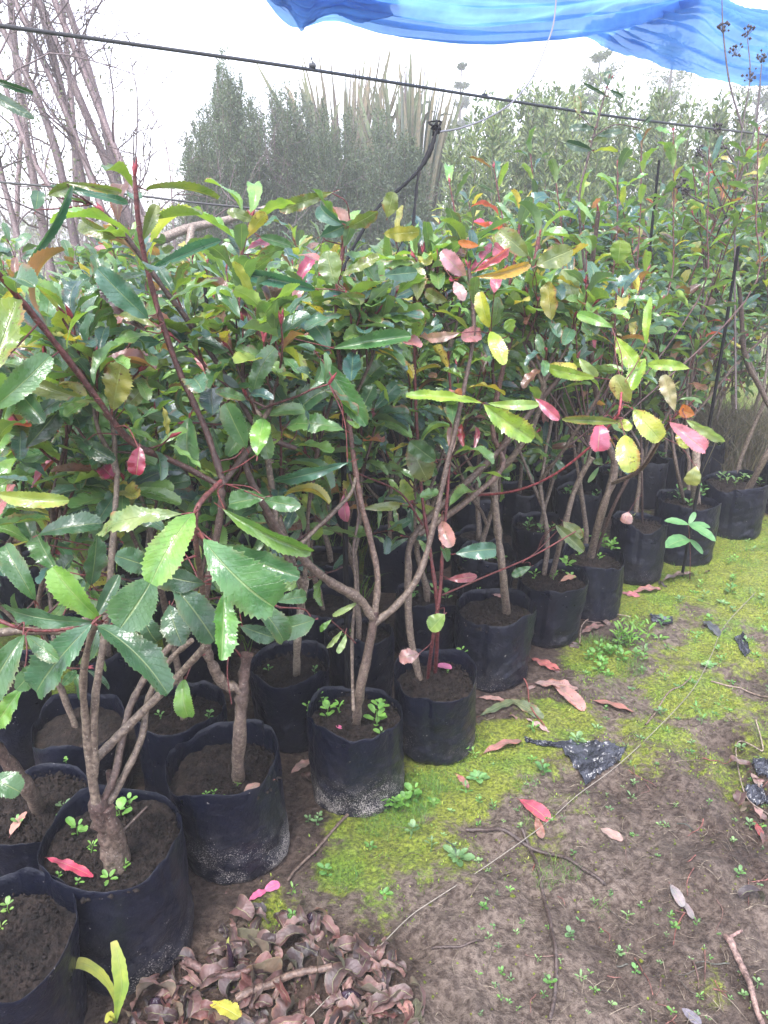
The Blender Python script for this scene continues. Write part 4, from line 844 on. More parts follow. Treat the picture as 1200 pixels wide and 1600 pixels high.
def ribbon(mb, path, wid, nrm, tint, m=2, fold=.25, tint1=None, ser=0., rg=None):
    p = np.asarray(path, float); n = len(p); T = np.gradient(p, axis=0); T /= np.linalg.norm(T, axis=1)[:, None]+1e-9
    N = np.asarray(nrm, float)[None]-T*(T@np.asarray(nrm, float))[:, None]; N /= np.linalg.norm(N, axis=1)[:, None]+1e-9; B = np.cross(N, T)
    w = np.asarray(wid)[:, None]/2; s = np.linspace(-1, 1, m*2+1)[None]; off = w*s
    if ser and rg is not None: off = off*(1+ser*rg.normal(size=off.shape)*(np.abs(s) > .9))
    V = p[:, None]+off[..., None]*B[:, None]+(fold*np.abs(off))[..., None]*N[:, None]; k = 2*m+1
    i = np.arange(n-1)[:, None]*k; j = np.arange(2*m)[None]; f = np.stack([i+j, i+j+1, i+k+j+1, i+k+j], -1).reshape(-1, 4)
    tt = np.linspace(0, 1, n); uv = np.stack([np.tile(((s[0]+1)/2), n), np.repeat(tt, k)], 1)
    c0 = np.asarray(tint, float); c1 = c0 if tint1 is None else np.asarray(tint1, float); ww = np.repeat(tt, k)[:, None]**3
    mb.add(V.reshape(-1, 3), f, uv, c0*(1-ww)+c1*ww)
def flax(label, bpx, Z, tips, seed, n, cols):
    Z *= 1.36; rg = np.random.default_rng(seed); b = P(bpx, 400, Z); root = empty("flax_clump", (b[0], b[1], 0), label, "flax"); M = MB()
    for k in range(n):
        px, py = tips(rg); Zk = Z+rg.uniform(-.6, .6); t = P(px, py, Zk); b0 = np.array([b[0]+(t[0]-b[0])*.15+rg.normal()*.06, b[1]+rg.normal()*.12, .1])
        mid = b0*.4+t*.6; mid[0] = b0[0]*.55+t[0]*.45; mid[2] += .1
        path = smooth_path([b0, mid, t], 6); u = np.linspace(0, 1, len(path)); w = .072*rg.uniform(.6, 1.2)*np.minimum(1, (1-u)*3.2+.03)
        if rg.random() < .22 and len(path) > 8: path[-4:] += np.array([[.04, 0, -.06], [.1, 0, -.2], [.14, 0, -.38], [.17, 0, -.55]])*rg.choice([-1, 1])*np.array([1, 1, 1])*[1, 1, np.sign(1)] if False else np.array([[.03, 0, -.05], [.07, 0, -.18], [.10, 0, -.36], [.12, 0, -.55]])
        c = cols[rg.integers(len(cols))]*rg.uniform(.7, 1.3); ribbon(M, path, w, unit(rg.normal(size=3)*[1, .6, .1]-[0, .8, 0]), (*c, 0), 1, .5, (*(c*.7+np.array([.12, .07, .05])*.5), 0))
    M.build("sword_leaves", M_far, root)
FX = np.array([(.07, .10, .07), (.09, .12, .085), (.055, .085, .065), (.15, .11, .10), (.12, .09, .085)]); FD = np.array([(.12, .08, .08), (.15, .10, .10), (.08, .06, .06), (.08, .09, .065)])
flax("tall sword-leaved grey-green flax clump rising behind the black knot", 640, 7.0, lambda r: ((lambda a: (640+a*95, 62+abs(a)**1.5*70+abs(r.normal())*45))(r.uniform(-1, 1))), 301, 110, FX)
flax("brownish dead-leaved flax clump standing left of the taller grey-green one", 540, 7.8, lambda r: (540+r.normal()*75, 60+abs(r.normal())*80), 302, 90, FD)

def twigs(mb, rg, a, d, L, r, depth, col, wob=.12, up=.2, nb=3):
    p = [np.array(a, float)]; d = unit(d); n = 6
    for k in range(n): d = unit(d+rg.normal(size=3)*wob+[0, 0, up/n]); p.append(p[-1]+d*L/n)
    tube(mb, np.array(p), r, max(r*.45, .0012), 6 if r > .01 else 4, col, col, cap=False)
    if depth > 0:
        for k in range(nb):
            i = rg.integers(2, n+1); twigs(mb, rg, p[i], unit(p[i]-p[i-1])+rg.normal(size=3)*.55, L*rg.uniform(.35, .6), max(r*.5, .0012), depth-1, col, wob*1.2, up, nb)
PUR = (.19, .14, .15, 0); DRK = (.07, .05, .05, .3)
# leaning trunks at the left
rg = np.random.default_rng(401)
TR = [((255, 420), (60, -60), 4.9, .045), ((235, 420), (30, -70), 5.1, .05), ((210, 420), (75, -80), 5.3, .055), ((190, 420), (5, -40), 4.8, .04), ((160, 430), (45, -60), 5.2, .05), ((130, 430), (-30, -20), 4.9, .045),
      ((120, 430), (90, -70), 5.6, .04), ((80, 430), (10, -60), 5.2, .05), ((40, 430), (-15, -60), 5.0, .035), ((245, 430), (-20, 60), 4.7, .03), ((20, 430), (60, -60), 5.5, .03)]
LTX = ["rightmost of the leaning bare trunks at the left", "second from the right of the leaning bare trunks", "thick pinkish trunk in the middle of the leaning bunch", "slim leaning trunk crossing the bunch in front", "thick upright-leaning trunk near the left of the bunch",
       "trunk leaning hard to the left edge of the photo", "straight thin trunk at the back of the leaning bunch", "thick trunk near the left edge, leaning slightly", "thin upright trunk at the very left edge", "lowest thin trunk slanting across all the others", "thin grey trunk leaning right at the left edge"]
for k, (a, b, Z, r) in enumerate(TR):
    lo_ = P(a[0], a[1], Z); hi_ = P(b[0], b[1], Z+rg.uniform(-.3, .3)); lo_[2] = max(lo_[2], 0); g0 = lo_+(lo_-hi_)/np.linalg.norm(lo_-hi_)*lo_[2]*1.05; g0[2] = 0
    root = empty("leaning_tree", (g0[0], g0[1], 0), LTX[k], "tree", "bare leaning trunks at the left"); M = MB(); Lf = MB()
    mid = (lo_+hi_)/2+rg.normal(size=3)*.06; c = np.array([.17, .12, .125])*rg.uniform(.6, 1.2); path = smooth_path([g0, lo_, mid, hi_], 7)
    tube(M, path, r*.72, r*.42, 9, (*c, .4), (*c, .4), .05, rg)
    M.build("trunk", M_bark, root); M = MB()
    for q in range(8):
        i = rg.integers(8, len(path)); twigs(M, rg, path[i], [rg.normal()*.6, rg.normal()*.3, .7], rg.uniform(.3, .7), .007, 2, (*(c*.7), 0), .2, .1)
    M.build("branches", M_bark, root)
    for q in range(7):
        i = rg.integers(9, len(path)); n = 22; pos = path[i]+rg.normal(size=(n, 3))*[.12, .1, .16]; scatter(Lf, pos, rg.normal(size=(n, 3))+[0, 0, -.3], np.full(n, .035), np.full(n, .014), np.array([(.12, .12, .07), (.16, .11, .1), (.09, .10, .07)]), rg)
    Lf.build("foliage", M_far, root)
# bare saplings and brush
SP = [([(192, 400), (180, 290), (160, 200), (128, 110), (98, 45)], 3.9, .008, "dark bare sapling bending left towards the leaning trunks"), ([(205, 400), (210, 280), (215, 160), (205, 95), (210, 60)], 3.8, .008, "dark straight bare sapling standing against the white sky"),
      ([(275, 400), (262, 240), (240, 180), (222, 100)], 5.2, .009, "hazy bare sapling left of the feathery evergreen bush"), ([(190, 400), (178, 200), (170, 120), (172, 100)], 5.5, .007, "pale thin bare sapling between the two dark ones"), ([(270, 360), (271, 200), (268, 120)], 6.5, .006, "faintest bare sapling, close to the feathery evergreen bush")]
for k, (pts, Z, r, lab) in enumerate(SP):
    Z *= 1.25; w = [P(a, b, Z) for a, b in pts]; g0 = w[0].copy(); g0[2] = 0; root = empty("bare_sapling", g0, lab, "sapling", "bare saplings"); M = MB(); path = smooth_path([g0]+w, 5)
    cc = DRK if k < 2 else PUR; tube(M, path, r, .002, 6, cc, cc); M.build("trunk", M_bark, root); M = MB()
    for q in range(9): i = rg.integers(len(path)//3, len(path)-1); twigs(M, rg, path[i], [rg.choice([-1, 1])*.6, rg.normal()*.3, .9], rg.uniform(.2, .5), .0028, 1, cc, .15, .3, 2)
    M.build("branches", M_bark, root)
for k, (px, Z, h, lab) in enumerate([(20, 6.5, 1.9, "purplish bare brush seen through the leaning trunks"), (120, 7.5, 1.7, "purplish bare brush between the trunks and the saplings"), (190, 7.0, 1.55, "purplish bare brush below the white sky"), (250, 8.0, 1.9, "purplish bare brush close to the evergreen bush"), (290, 6.8, 1.6, "tangled bare brush at the foot of the evergreen bush"), (430, 8.5, 2.9, "tall bare brush rising above the evergreen bushes"), (480, 8.8, 3.0, "tall bare twiggy brush beside the brown flax"), (1180, 6.2, 1.9, "reddish bare brush at the right edge of the photo")]):
    b = P(px, 400, Z); b[2] = 0; root = empty("bare_shrub", b, lab, "shrub", "bare twiggy brush"); M = MB()
    for q in range(22): twigs(M, rg, b+rg.normal(size=3)*[.28, .25, 0], [rg.normal()*.35, rg.normal()*.3, 1], h*rg.uniform(.6, .85), .007, 2, PUR if k != 7 else (.2, .12, .1, 0), .12, .2, 3)
    M.build("branches", M_bark, root)
M = MB(); tube(M, smooth_path([P(225, 385, 4.3), P(290, 358, 4.4), P(350, 345, 4.5), P(432, 322, 4.6)], 5), .03, .02, 8, (.25, .2, .17, .5), (.25, .2, .17, .5), .05, rg)
tube(M, smooth_path([P(300, 355, 4.4), P(290, 400, 4.35), P(255, 450, 4.3), P(230, 520, 4.2)], 5), .022, .026, 8, (.25, .2, .17, .5), (.25, .2, .17, .5), .05, rg)
o = M.build("bare_branch", M_bark); tag(o, "thick bare brown branch leaning across the foot of the evergreens", "branch")
# far trees fading in the fog
def far_tree(label, px, py, Z, wpx, seed, cols, lean=0):
    Z *= 1.4; rg = np.random.default_rng(seed); top = P(px, py, Z); root = empty("misty_tree", (top[0], top[1], 0), label, "tree", "trees fading in the mist"); M = MB(); H = top[2]
    tr = smooth_path([[top[0], top[1], 0], [top[0]+lean*.5, top[1], H*.5], [top[0], top[1], H]], 6); tube(M, tr, H*.02, .01, 7, (.12, .1, .09, 0), (.12, .1, .09, 0)); M.build("trunk", M_bark, root); M = MB(); L_ = MB(); w = wpx/F*Z*.5
    for k in range(70):
        u = rg.uniform(.25, .97); i = int(u*(len(tr)-1)); ext = w*(1.1-u**2)*rg.uniform(.5, 1.1); a = rg.uniform(0, 6.28); d = np.array([cos(a), sin(a), rg.uniform(.2, .9)]); q = tr[i]+d*ext
        tube(M, smooth_path([tr[i], (tr[i]+q)/2+[0, 0, .04*ext], q], 3), .012, .004, 4, (.12, .1, .09, 0))
        n = 90; uu = rg.random(n)[:, None]; pos = tr[i]+(q-tr[i])*(.3+.7*uu)+rg.normal(size=(n, 3))*ext*.17; scatter(L_, pos, rg.normal(size=(n, 3)), np.full(n, .09), np.full(n, .04), cols, rg)
    M.build("branches", M_bark, root); L_.build("foliage", M_far, root)
far_tree("misty grey tree above the right leafy bushes", 940, 60, 13, 170, 501, OL*.7); far_tree("misty tree at the upper right behind the blue net", 1060, 20, 14, 190, 502, OL*.7)
far_tree("narrow faint tree in the mist behind the flax", 722, 75, 17, 70, 503, EV*.7); far_tree("faint broad tree between the flax and the olive bushes", 850, 150, 15, 160, 504, OL*.7)
far_tree("faint tree at the far right in the mist", 1200, 60, 12, 200, 505, OL*.6)
rg = np.random.default_rng(510); M = MB(); n = 16000; a = rg.uniform(-1.1, 1.1, n); rr = rg.uniform(22, 36, n); hh = rg.random(n)*(1.7+.6*fbm(a*14, rr*0, 8, 3))
pos = np.stack([rr*np.sin(a), rr*np.cos(a), hh], 1); scatter(M, pos, rg.normal(size=(n, 3))+[0, 0, .5], rg.uniform(.15, .4, n), rg.uniform(.08, .2, n), np.array([(.07, .07, .06), (.10, .09, .08), (.05, .06, .045)]), rg)
tag(M.build("undergrowth", M_far), "low far scrub almost lost in the white mist", "scrub", kind="stuff")

# ------------------------------------------------------------------ stakes, cable, wire, strap, net
M_black = simple("black_plastic", (.006, .006, .007), .6, 60, .0015, 0, .2); M_cable = simple("black_pipe", (.03, .03, .032), .45); M_wire = simple("pale_wire", (.16, .16, .18), .45); M_string = simple("pale_string", (.24, .215, .18), .7, 300, .0006, .3)
def cable(pts, r, m, name, label, cat, k=10):
    M = MB(); w = [P(*q) for q in pts]; tube(M, smooth_path(w, k), r, r, 8); return tag(M.build(name, m, origin=w[0]), label, cat)
cable([(-60, 32, 2.05), (200, 68, 2.35), (480, 108, 2.75), (760, 152, 3.3), (960, 182, 3.8), (1150, 205, 4.5), (1320, 224, 5.2)], .0062, M_cable, "irrigation_pipe", "thin dark pipe strung above the shrubs and sloping right", "pipe")
cable([(-30, 282, 4.2), (150, 298, 4.2), (300, 316, 4.3), (420, 328, 4.4)], .006, M_cable, "cable", "lower dark cable passing in front of the leaning trunks", "cable")
rg = np.random.default_rng(601)
for q, lab in (((488, 103, 2.76), "small twist of wire on the dark pipe, left of the flax"), ((757, 150, 3.3), "small twist of wire on the dark pipe, right of the flax")):
    M = MB(); c = P(*q)
    for s in range(3): tube(M, smooth_path([c+rg.normal(size=3)*.008, c+[0, 0, .015], c+rg.normal(size=3)*.012+[.004, 0, .03]], 3), .0022, .0015, 5)
    tube(M, [c-[.012, 0, 0], c+[.012, 0, 0]], .0095, .0095, 8); tag(M.build("wire_tie", M_cable, origin=c), lab, "tie")
cable([(872, -60, 2.3), (866, 30, 2.32), (852, 75, 2.32), (832, 120, 2.3), (800, 160, 2.25), (760, 185, 2.2), (720, 200, 2.15), (688, 206, 2.1)], .0026, M_wire, "wire", "pale curved wire hanging from the blue net to the black knot", "wire", 6)
root = empty("black_strap", P(682, 205, 2.1), "black plastic strap knotted at its top and slanting down into the leaves", "strap")
def strap(pts, w, nm):
    M = MB(); pp = smooth_path([P(*q) for q in pts], 6); ribbon(M, pp, np.full(len(pp), w)*(1+.25*np.sin(np.arange(len(pp))*1.3)), unit([.25, -1, .3]), (1, 1, 1, 0), 1, .6); M.build(nm, M_black, root)
M = MB(); pp = smooth_path([P(*q) for q in [(682, 205, 2.1), (672, 235, 2.08), (655, 265, 2.05), (625, 295, 2.0), (590, 325, 1.93), (545, 400, 1.8), (528, 450, 1.72)]], 8); n_ = len(pp); tube(M, pp, 0, 0, 8, prof=(1+.25*np.sin(np.arange(n_)*2.1))*.0042+.004*np.exp(-((np.arange(n_)/n_-.18)/.12)**2)); M.build('strip', M_black, root)
strap([(655, 262, 2.05), (650, 300, 2.02), (645, 350, 1.95), (638, 400, 1.9), (632, 435, 1.85)], .008, "strip")
strap([(644, 350, 1.95), (630, 375, 1.93), (620, 395, 1.9), (615, 410, 1.9)], .003, "strip")
M = MB(); c = P(683, 200, 2.1)
for s in range(7): tube(M, smooth_path([c, c+rg.normal(size=3)*.01+[0, 0, .004], c+unit(rg.normal(size=3))*rg.uniform(.014, .026)], 3), .004, .002, 5)
for s in range(3): tube(M, [c+rg.normal(size=3)*.004-[.006, 0, .004*s], c+rg.normal(size=3)*.004+[.006, 0, -.004*s]], .007, .007, 7)
M.build("knot", M_black, root)
def stake(px, y0, y1, Z, r, label, lean=0):
    top = P(px, y0, Z); bot = np.array([top[0]+lean, top[1]+.03, 0.0]); M = MB(); tube(M, smooth_path([bot, (top+bot)/2+[.006, 0, 0], top], 5), r*1.1, r, 7, knob=.04, rg=rg); tag(M.build("plant_stake", M_black, origin=bot), label, "stake", "thin black stakes among the shrubs")
stake(1154, 385, 700, 2.75, .0065, "black stake standing clear near the right edge of the photo"); stake(527, 440, 700, 1.75, .007, "black stake with the strap tied to it in the middle of the shrubs"); stake(1030, 250, 500, 3.2, .006, "thin black stake rising above the foliage right of the lone shoot", .02); stake(318, 425, 600, 2.3, .006, "thin black stake behind the pink-tipped leaf, left of the middle")

def net_material():
    m, t, b, out = mat("blue_net")
    uv = nd(t, "ShaderNodeUVMap"); sx = nd(t, "ShaderNodeSeparateXYZ"); lk(t, uv.outputs[0], sx.inputs[0])
    n = noise(t, 6, 4, .6); c = mixc(t, ramp(t, n, .3, .7), (.07, .24, .56), (.12, .34, .70)); lk(t, c, b.inputs["Base Color"]); b.inputs["Roughness"].default_value = .6
    st = noise(t, 900, 1, .5); bump(t, mth(t, 'ADD', st, mth(t, 'MULTIPLY', noise(t, 40, 3), 2)), b, .3, .001)
    tr = nd(t, "ShaderNodeBsdfTranslucent"); lk(t, mixc(t, 1.0, c, (1.3, 1.15, 1.1), 'MULTIPLY'), tr.inputs[0])
    mx = nd(t, "ShaderNodeMixShader"); mx.inputs[0].default_value = .62; lk(t, b.outputs[0], mx.inputs[1]); lk(t, tr.outputs[0], mx.inputs[2])
    tp = nd(t, "ShaderNodeBsdfTransparent"); tp.inputs[0].default_value = (.55, .75, 1, 1); m2 = nd(t, "ShaderNodeMixShader"); m2.inputs[0].default_value = .12
    lk(t, mx.outputs[0], m2.inputs[1]); lk(t, tp.outputs[0], m2.inputs[2]); lk(t, m2.outputs[0], out.inputs[0]); return m
M_net = net_material()
def sheet(rows, nu, nv, fold_n, amp, seed, skew=0.):
    """rows: polylines (px, py, Z) from the free edge upwards; folds run along u"""
    R_ = []
    for r in rows:
        w = smooth_path([P(*q) for q in r], 8); L = np.concatenate([[0], np.cumsum(np.linalg.norm(np.diff(w, axis=0), axis=1))]); L /= L[-1]; u = np.linspace(0, 1, nu)
        R_.append(np.stack([np.interp(u, L, w[:, k]) for k in range(3)], 1))
    R_ = np.array(R_); v = np.linspace(0, 1, len(R_)); vv = np.linspace(0, 1, nv); G_ = np.stack([np.stack([np.interp(vv, v, R_[:, i, k]) for i in range(nu)], 1) for k in range(3)], -1)
    for _ in range(3): G_[1:-1] = (G_[:-2]+2*G_[1:-1]+G_[2:])/4
    du = np.gradient(G_, axis=1); dv = np.gradient(G_, axis=0); N = np.cross(du, dv); N /= np.linalg.norm(N, axis=-1)[..., None]+1e-9
    U, V = np.meshgrid(np.linspace(0, 1, nu), vv); q = V+skew*U
    f = np.sin(q*fold_n*6.28+fbm(U*2.5, V*5, seed)*5)*.5+fbm(U*3+seed, q*fold_n*2.2, seed+4, 4)*1.4
    G_ = G_+N*(amp*f*(.35+.65*sst(0, .12, V)))[..., None]; G_[0, :, 2] += .006*fbm(U[0]*40, U[0]*0, seed+7)
    M = MB(); i = np.arange(nv-1)[:, None]*nu; j = np.arange(nu-1)[None]; M.add(G_.reshape(-1, 3), np.stack([i+j, i+j+1, i+nu+j+1, i+nu+j], -1).reshape(-1, 4), np.stack([U.ravel(), V.ravel()], 1)); return M
M = sheet([[(400, -25, 3.0), (455, 40, 3.05), (520, 30, 3.1), (600, 52, 3.15), (690, 66, 3.2), (760, 69, 3.25), (840, 64, 3.3), (930, 52, 3.45), (1010, 35, 3.6), (1095, 2, 3.8)],
           [(400, -50, 2.9), (470, 0, 2.95), (540, 5, 3.0), (620, 18, 3.05), (700, 30, 3.1), (770, 34, 3.12), (850, 28, 3.15), (930, 18, 3.25), (1010, 5, 3.4), (1100, -15, 3.6)],
           [(400, -140, 2.6), (470, -90, 2.6), (560, -80, 2.65), (640, -60, 2.7), (720, -45, 2.75), (790, -40, 2.8), (860, -45, 2.8), (940, -55, 2.9), (1020, -60, 3.0), (1110, -70, 3.2)],
           [(380, -320, 2.2), (470, -300, 2.2), (560, -290, 2.2), (640, -280, 2.2), (720, -280, 2.2), (800, -280, 2.2), (880, -280, 2.3), (950, -280, 2.3), (1030, -280, 2.4), (1120, -280, 2.5)]], 220, 110, 7, .028, 71)
root = empty("shade_net", P(760, 40, 3.2), "sagging bright blue shade net hanging over the upper right", "net"); M.build("net_sheet", M_net, root)
M = sheet([[(905, 50, 3.52), (960, 78, 3.5), (1020, 98, 3.45), (1090, 120, 3.4), (1150, 130, 3.35), (1230, 134, 3.3), (1330, 130, 3.2)],
           [(925, 40, 3.56), (980, 52, 3.54), (1040, 64, 3.5), (1100, 76, 3.46), (1160, 86, 3.4), (1240, 88, 3.35), (1340, 80, 3.3)],
           [(960, 30, 3.62), (1010, 24, 3.62), (1060, 18, 3.6), (1105, 12, 3.58), (1165, 38, 3.5), (1240, 44, 3.5), (1350, 40, 3.5)],
           [(980, 20, 3.7), (1030, 8, 3.7), (1070, -6, 3.7), (1104, -8, 3.7), (1165, 14, 3.65), (1240, 22, 3.6), (1350, 10, 3.6)]], 160, 90, 9, .03, 83, .5)
M.build("net_sheet", M_net, root)
M = sheet([[(412, -20, 2.95), (430, 8, 2.98), (452, 14, 3.0), (470, 48, 3.0), (488, 30, 3.0), (520, 20, 3.0), (560, 36, 3.02), (600, 24, 3.05)], [(410, -60, 2.9), (440, -30, 2.9), (470, -20, 2.9), (500, -25, 2.9), (540, -30, 2.9), (590, -30, 2.95), (640, -30, 3)]], 90, 30, 3, .035, 95)
M.build("net_scrap", M_net, root)

# dried seed heads at the right
rg = np.random.default_rng(611); b = P(1150, 420, 3.0); b[2] = .25; root = empty("dried_umbel_plant", (b[0], b[1], 0), "dead dark plant with black seed heads in front of the blue net", "dried plant"); W_ = MB()
def umbel(c, s, n=14):
    M = MB()
    for k in range(n):
        d = unit(rg.normal(size=3)+[0, 0, .4]); e = c+d*s*rg.uniform(.5, 1); tube(W_, [c-[0, 0, s*.5], e], .001, .0007, 3, DRK); M.add(e+OCT*rg.uniform(.0045, .008), OCF, None, (.035, .025, .03, 0))
    M.build("seed_head", M_bark, root)
st = [[(1150, 640, 2.9), (1148, 420, 3.0), (1150, 300, 3.0), (1160, 200, 3.0), (1172, 120, 3.0), (1168, 60, 3.0)], [(1150, 300, 3.0), (1180, 200, 2.95), (1190, 100, 2.95)], [(1160, 200, 3.0), (1140, 130, 3.0), (1130, 50, 3.0), (1128, 0, 3.0)], [(1135, 340, 3.0), (1110, 280, 3.05), (1095, 240, 3.05)], [(1125, 330, 3), (1085, 310, 3.05), (1060, 290, 3.05)], [(1150, 260, 3.0), (1130, 225, 3), (1118, 205, 3)], [(1150, 320, 3.0), (1190, 260, 3.0), (1205, 220, 3.0)]]
for s in st: tube(W_, smooth_path([P(*q) for q in s], 5), .0045, .002, 6, DRK, DRK)
for q in [(1168, 50, 3.0), (1190, 92, 2.95), (1172, 118, 3.0), (1150, 80, 3), (1095, 238, 3.05), (1060, 288, 3.05), (1118, 203, 3), (1130, 242, 3), (1130, 45, 3), (1075, 300, 3.05), (1205, 218, 3.0)]: umbel(P(*q), .03)
W_.build("stems", M_bark, root)

# ------------------------------------------------------------------ things lying on the ground
rg = np.random.default_rng(701)
def fallen(px, py, dx, dy, w, col, name, label, cat="leaf", group=None, tms=None, lift=.004, z=None, roll=0.):
    a = G(px-dx/2, py-dy/2) if z is None else Gz(px-dx/2, py-dy/2, z); b = G(px+dx/2, py+dy/2) if z is None else Gz(px+dx/2, py+dy/2, z); X = b-a; L = np.linalg.norm(X); tms = tms or FALLEN
    tm = tms[rg.integers(len(tms))]; M = MB(); Z = (a-CAM)@FW; wt = tm[0][:, 1].max()-tm[0][:, 1].min(); ws = min(2.2, max(.5, (w/F*Z)/(wt*L)))
    put_leaf(M, tm, a+[0, 0, lift], X, [rg.normal()*.15+roll, rg.normal()*.15, 1], L, col, ws); lo_ = M.v[0][:, 2].min(); M.v[0][:, 2] += max(0, a[2]+.001-lo_)*.8
    return tag(M.build(name, M_litter, origin=a), label, cat, group)
PKR = (.40, .17, .15, .9); CR = (.62, .05, .12, .1); BRN = (.23, .12, .09, .6)
for a in [(835, 1268, 46, 32, 26, (.48, .06, .10, .6), "crimson-pink leaf lying alone on the mossy mud"), (785, 1170, 60, -20, 22, PKR, "salmon dead leaf left of the torn black plastic"), (955, 1306, 34, 20, 20, (.5, .28, .24, .5), "pale pink dead leaf near the dark curved stick"), (958, 1106, 62, 18, 26, (.42, .16, .13, .5), "reddish dead leaf above the torn black plastic, longest of its cluster"),
          (425, 1388, 24, -12, 18, (.75, .16, .32, .1), "bright pink round leaf beside the white-speckled bag"), (402, 1402, 26, -16, 14, (.70, .12, .26, .1), "bright pink narrow leaf touching the round one"), (852, 1040, 44, 20, 22, (.42, .11, .10, .8), "red and salmon leaf at the foot of the creased bag"),
          (868, 1075, 70, 8, 30, (.40, .22, .20, .9), "large pale pink leaf in the pile by the bags"), (888, 1092, 50, 40, 22, (.42, .21, .19, .9), "pink curled leaf on the right of the pile by the bags"), (768, 1093, 40, 4, 14, (.44, .24, .21, .9), "light salmon leaf under the second creased bag"),
          (822, 1110, 54, 30, 18, (.12, .14, .06, .6), "dull green fallen leaf in the pile by the bags"), (780, 1108, 60, -26, 18, (.11, .14, .06, .6), "dark green fallen leaf on the left of the pile"), (840, 1135, 36, 22, 12, (.5, .3, .28, .4), "small pink leaf at the lower end of the pile"),
          (842, 1300, 10, 34, 14, (.2, .07, .05, .5), "dark red-brown leaf beside the upright end of the long stick"), (722, 1222, 20, 22, 10, (.4, .14, .12, .4), "small red leaf beside the moss rosette"), (1056, 1405, 20, 36, 16, (.22, .17, .17, .4), "grey-mauve dead leaf on the churned mud at right"),
          (1075, 1425, 14, 30, 12, (.2, .15, .15, .4), "narrow mauve dead leaf beside a larger one"), (1080, 1590, 30, 26, 18, (.14, .12, .15, .4), "dark slate leaf at the bottom right of the photo"), (1180, 1225, 16, 22, 14, (.25, .16, .14, .4), "brown leaf in the dark debris at the right edge"),
          (1183, 1298, 12, 26, 12, (.28, .03, .03, .3), "deep red leaf in the debris at the right edge"), (918, 970, 40, 10, 24, (.30, .17, .15, .5), "brown curled leaf under the small weedy bag"), (925, 985, 34, -14, 16, (.22, .11, .1, .5), "dark brown leaf right of the small weedy bag"), (1010, 925, 44, -6, 18, (.36, .15, .14, .5), "reddish leaf at the foot of the bare-soil bag"),
          (1060, 905, 50, -10, 16, (.34, .22, .2, .5), "brown strip-like leaf under the wide bag"), (985, 930, 30, 6, 16, (.45, .14, .16, .4), "maroon leaf between the two far bags"), (625, 1568, 40, 50, 22, (.35, .16, .14, .5), "reddish brown leaf at the bottom edge right of the string"), (470, 1200, 30, -20, 16, (.4, .22, .2, .5), "salmon leaf wedged between two front bags"),
          (1035, 968, 26, 10, 12, (.16, .16, .2, .4), "slate grey leaf on the far moss"), (1110, 985, 26, 26, 14, (.06, .065, .08, .2), "blackish leaf on the far moss near the string")]:
    fallen(*a[:6], "fallen_leaf", a[6], "leaf", "fallen leaves on the path")
# leaves lying on the soil of bags: things of their own
for (px, py, dx, dy, w, col, k, lab) in [(110, 1358, 72, 30, 18, (.45, .03, .08, .4), 'a', "crimson serrated leaf on the soil of the largest bag"), (393, 1236, 20, -22, 22, (.5, .26, .21, .5), 'b', "salmon folded leaf at the rim of the white-speckled bag"), (420, 1224, 20, -10, 8, (.42, .18, .15, .4), 'b', "small reddish leaf at the rim of the white-speckled bag"),
        (692, 1044, 28, 4, 14, (.62, .14, .28, .1), 'd', "pink leaf on the dark soil beside red stems"), (648, 1026, 44, 6, 24, (.5, .30, .26, .6), 'd', "pale pinkish leaf leaning on the red stems"), (775, 932, 18, 6, 10, (.5, .24, .22, .4), 'e', "small salmon leaf on the soil of the creased bag"), (888, 906, 24, -8, 12, (.42, .2, .14, .4), 'f', "orange-brown leaf at the rim of the weedy creased bag"),
        (28, 1290, 22, -36, 24, (.50, .24, .19, .5), 'r2_0', "russet leaf on the soil beside the leaning thick trunk"), (530, 1138, 10, 4, 8, (.7, .12, .26, .1), 'c', "tiny pink leaf on the soil of the dusty squat bag")]:
    fallen(px, py, dx, dy, w, col, "fallen_leaf", lab, "leaf", "leaves lying on the soil of the bags", z=PARTS[k]['sz']+.006, lift=.004)
# curled litter at the bottom
LC = [(.085, .036, .032), (.115, .055, .05), (.045, .019, .02), (.17, .085, .075), (.03, .013, .016), (.24, .125, .11), (.11, .032, .028)]
def litter_leaf(px, py, L, col, label, lift=.0, tms=None):
    a = G(px, py); az = rg.uniform(0, 6.28); X = unit([cos(az), sin(az), rg.uniform(-.1, .5)]); M = MB(); tm = (tms or DEAD)[rg.integers(len(tms or DEAD))]
    put_leaf(M, tm, a+[0, 0, .004], X, unit([rg.normal()*.7, rg.normal()*.7-.2, 1]), L, (*(np.array(col)*rg.uniform(.75, 1.25)), rg.random()*.5), rg.uniform(.6, 1.2)); lo_ = M.v[0][:, 2].min(); M.v[0] += .0045*np.stack([fbm(M.v[0][:, 0]*70+k, M.v[0][:, 1]*70+M.v[0][:, 2]*50, k+s_, 3) for k, s_ in ((0, 1), (3, 5), (6, 9))], 1); M.v[0][:, 2] += a[2]-lo_+lift+.001-.45*min(.03, M.v[0][:, 2].max()-lo_)
    return tag(M.build("dead_leaf", M_litter, origin=a), label, "leaf", "curled dead leaves heaped beside the front bags")
n = 0
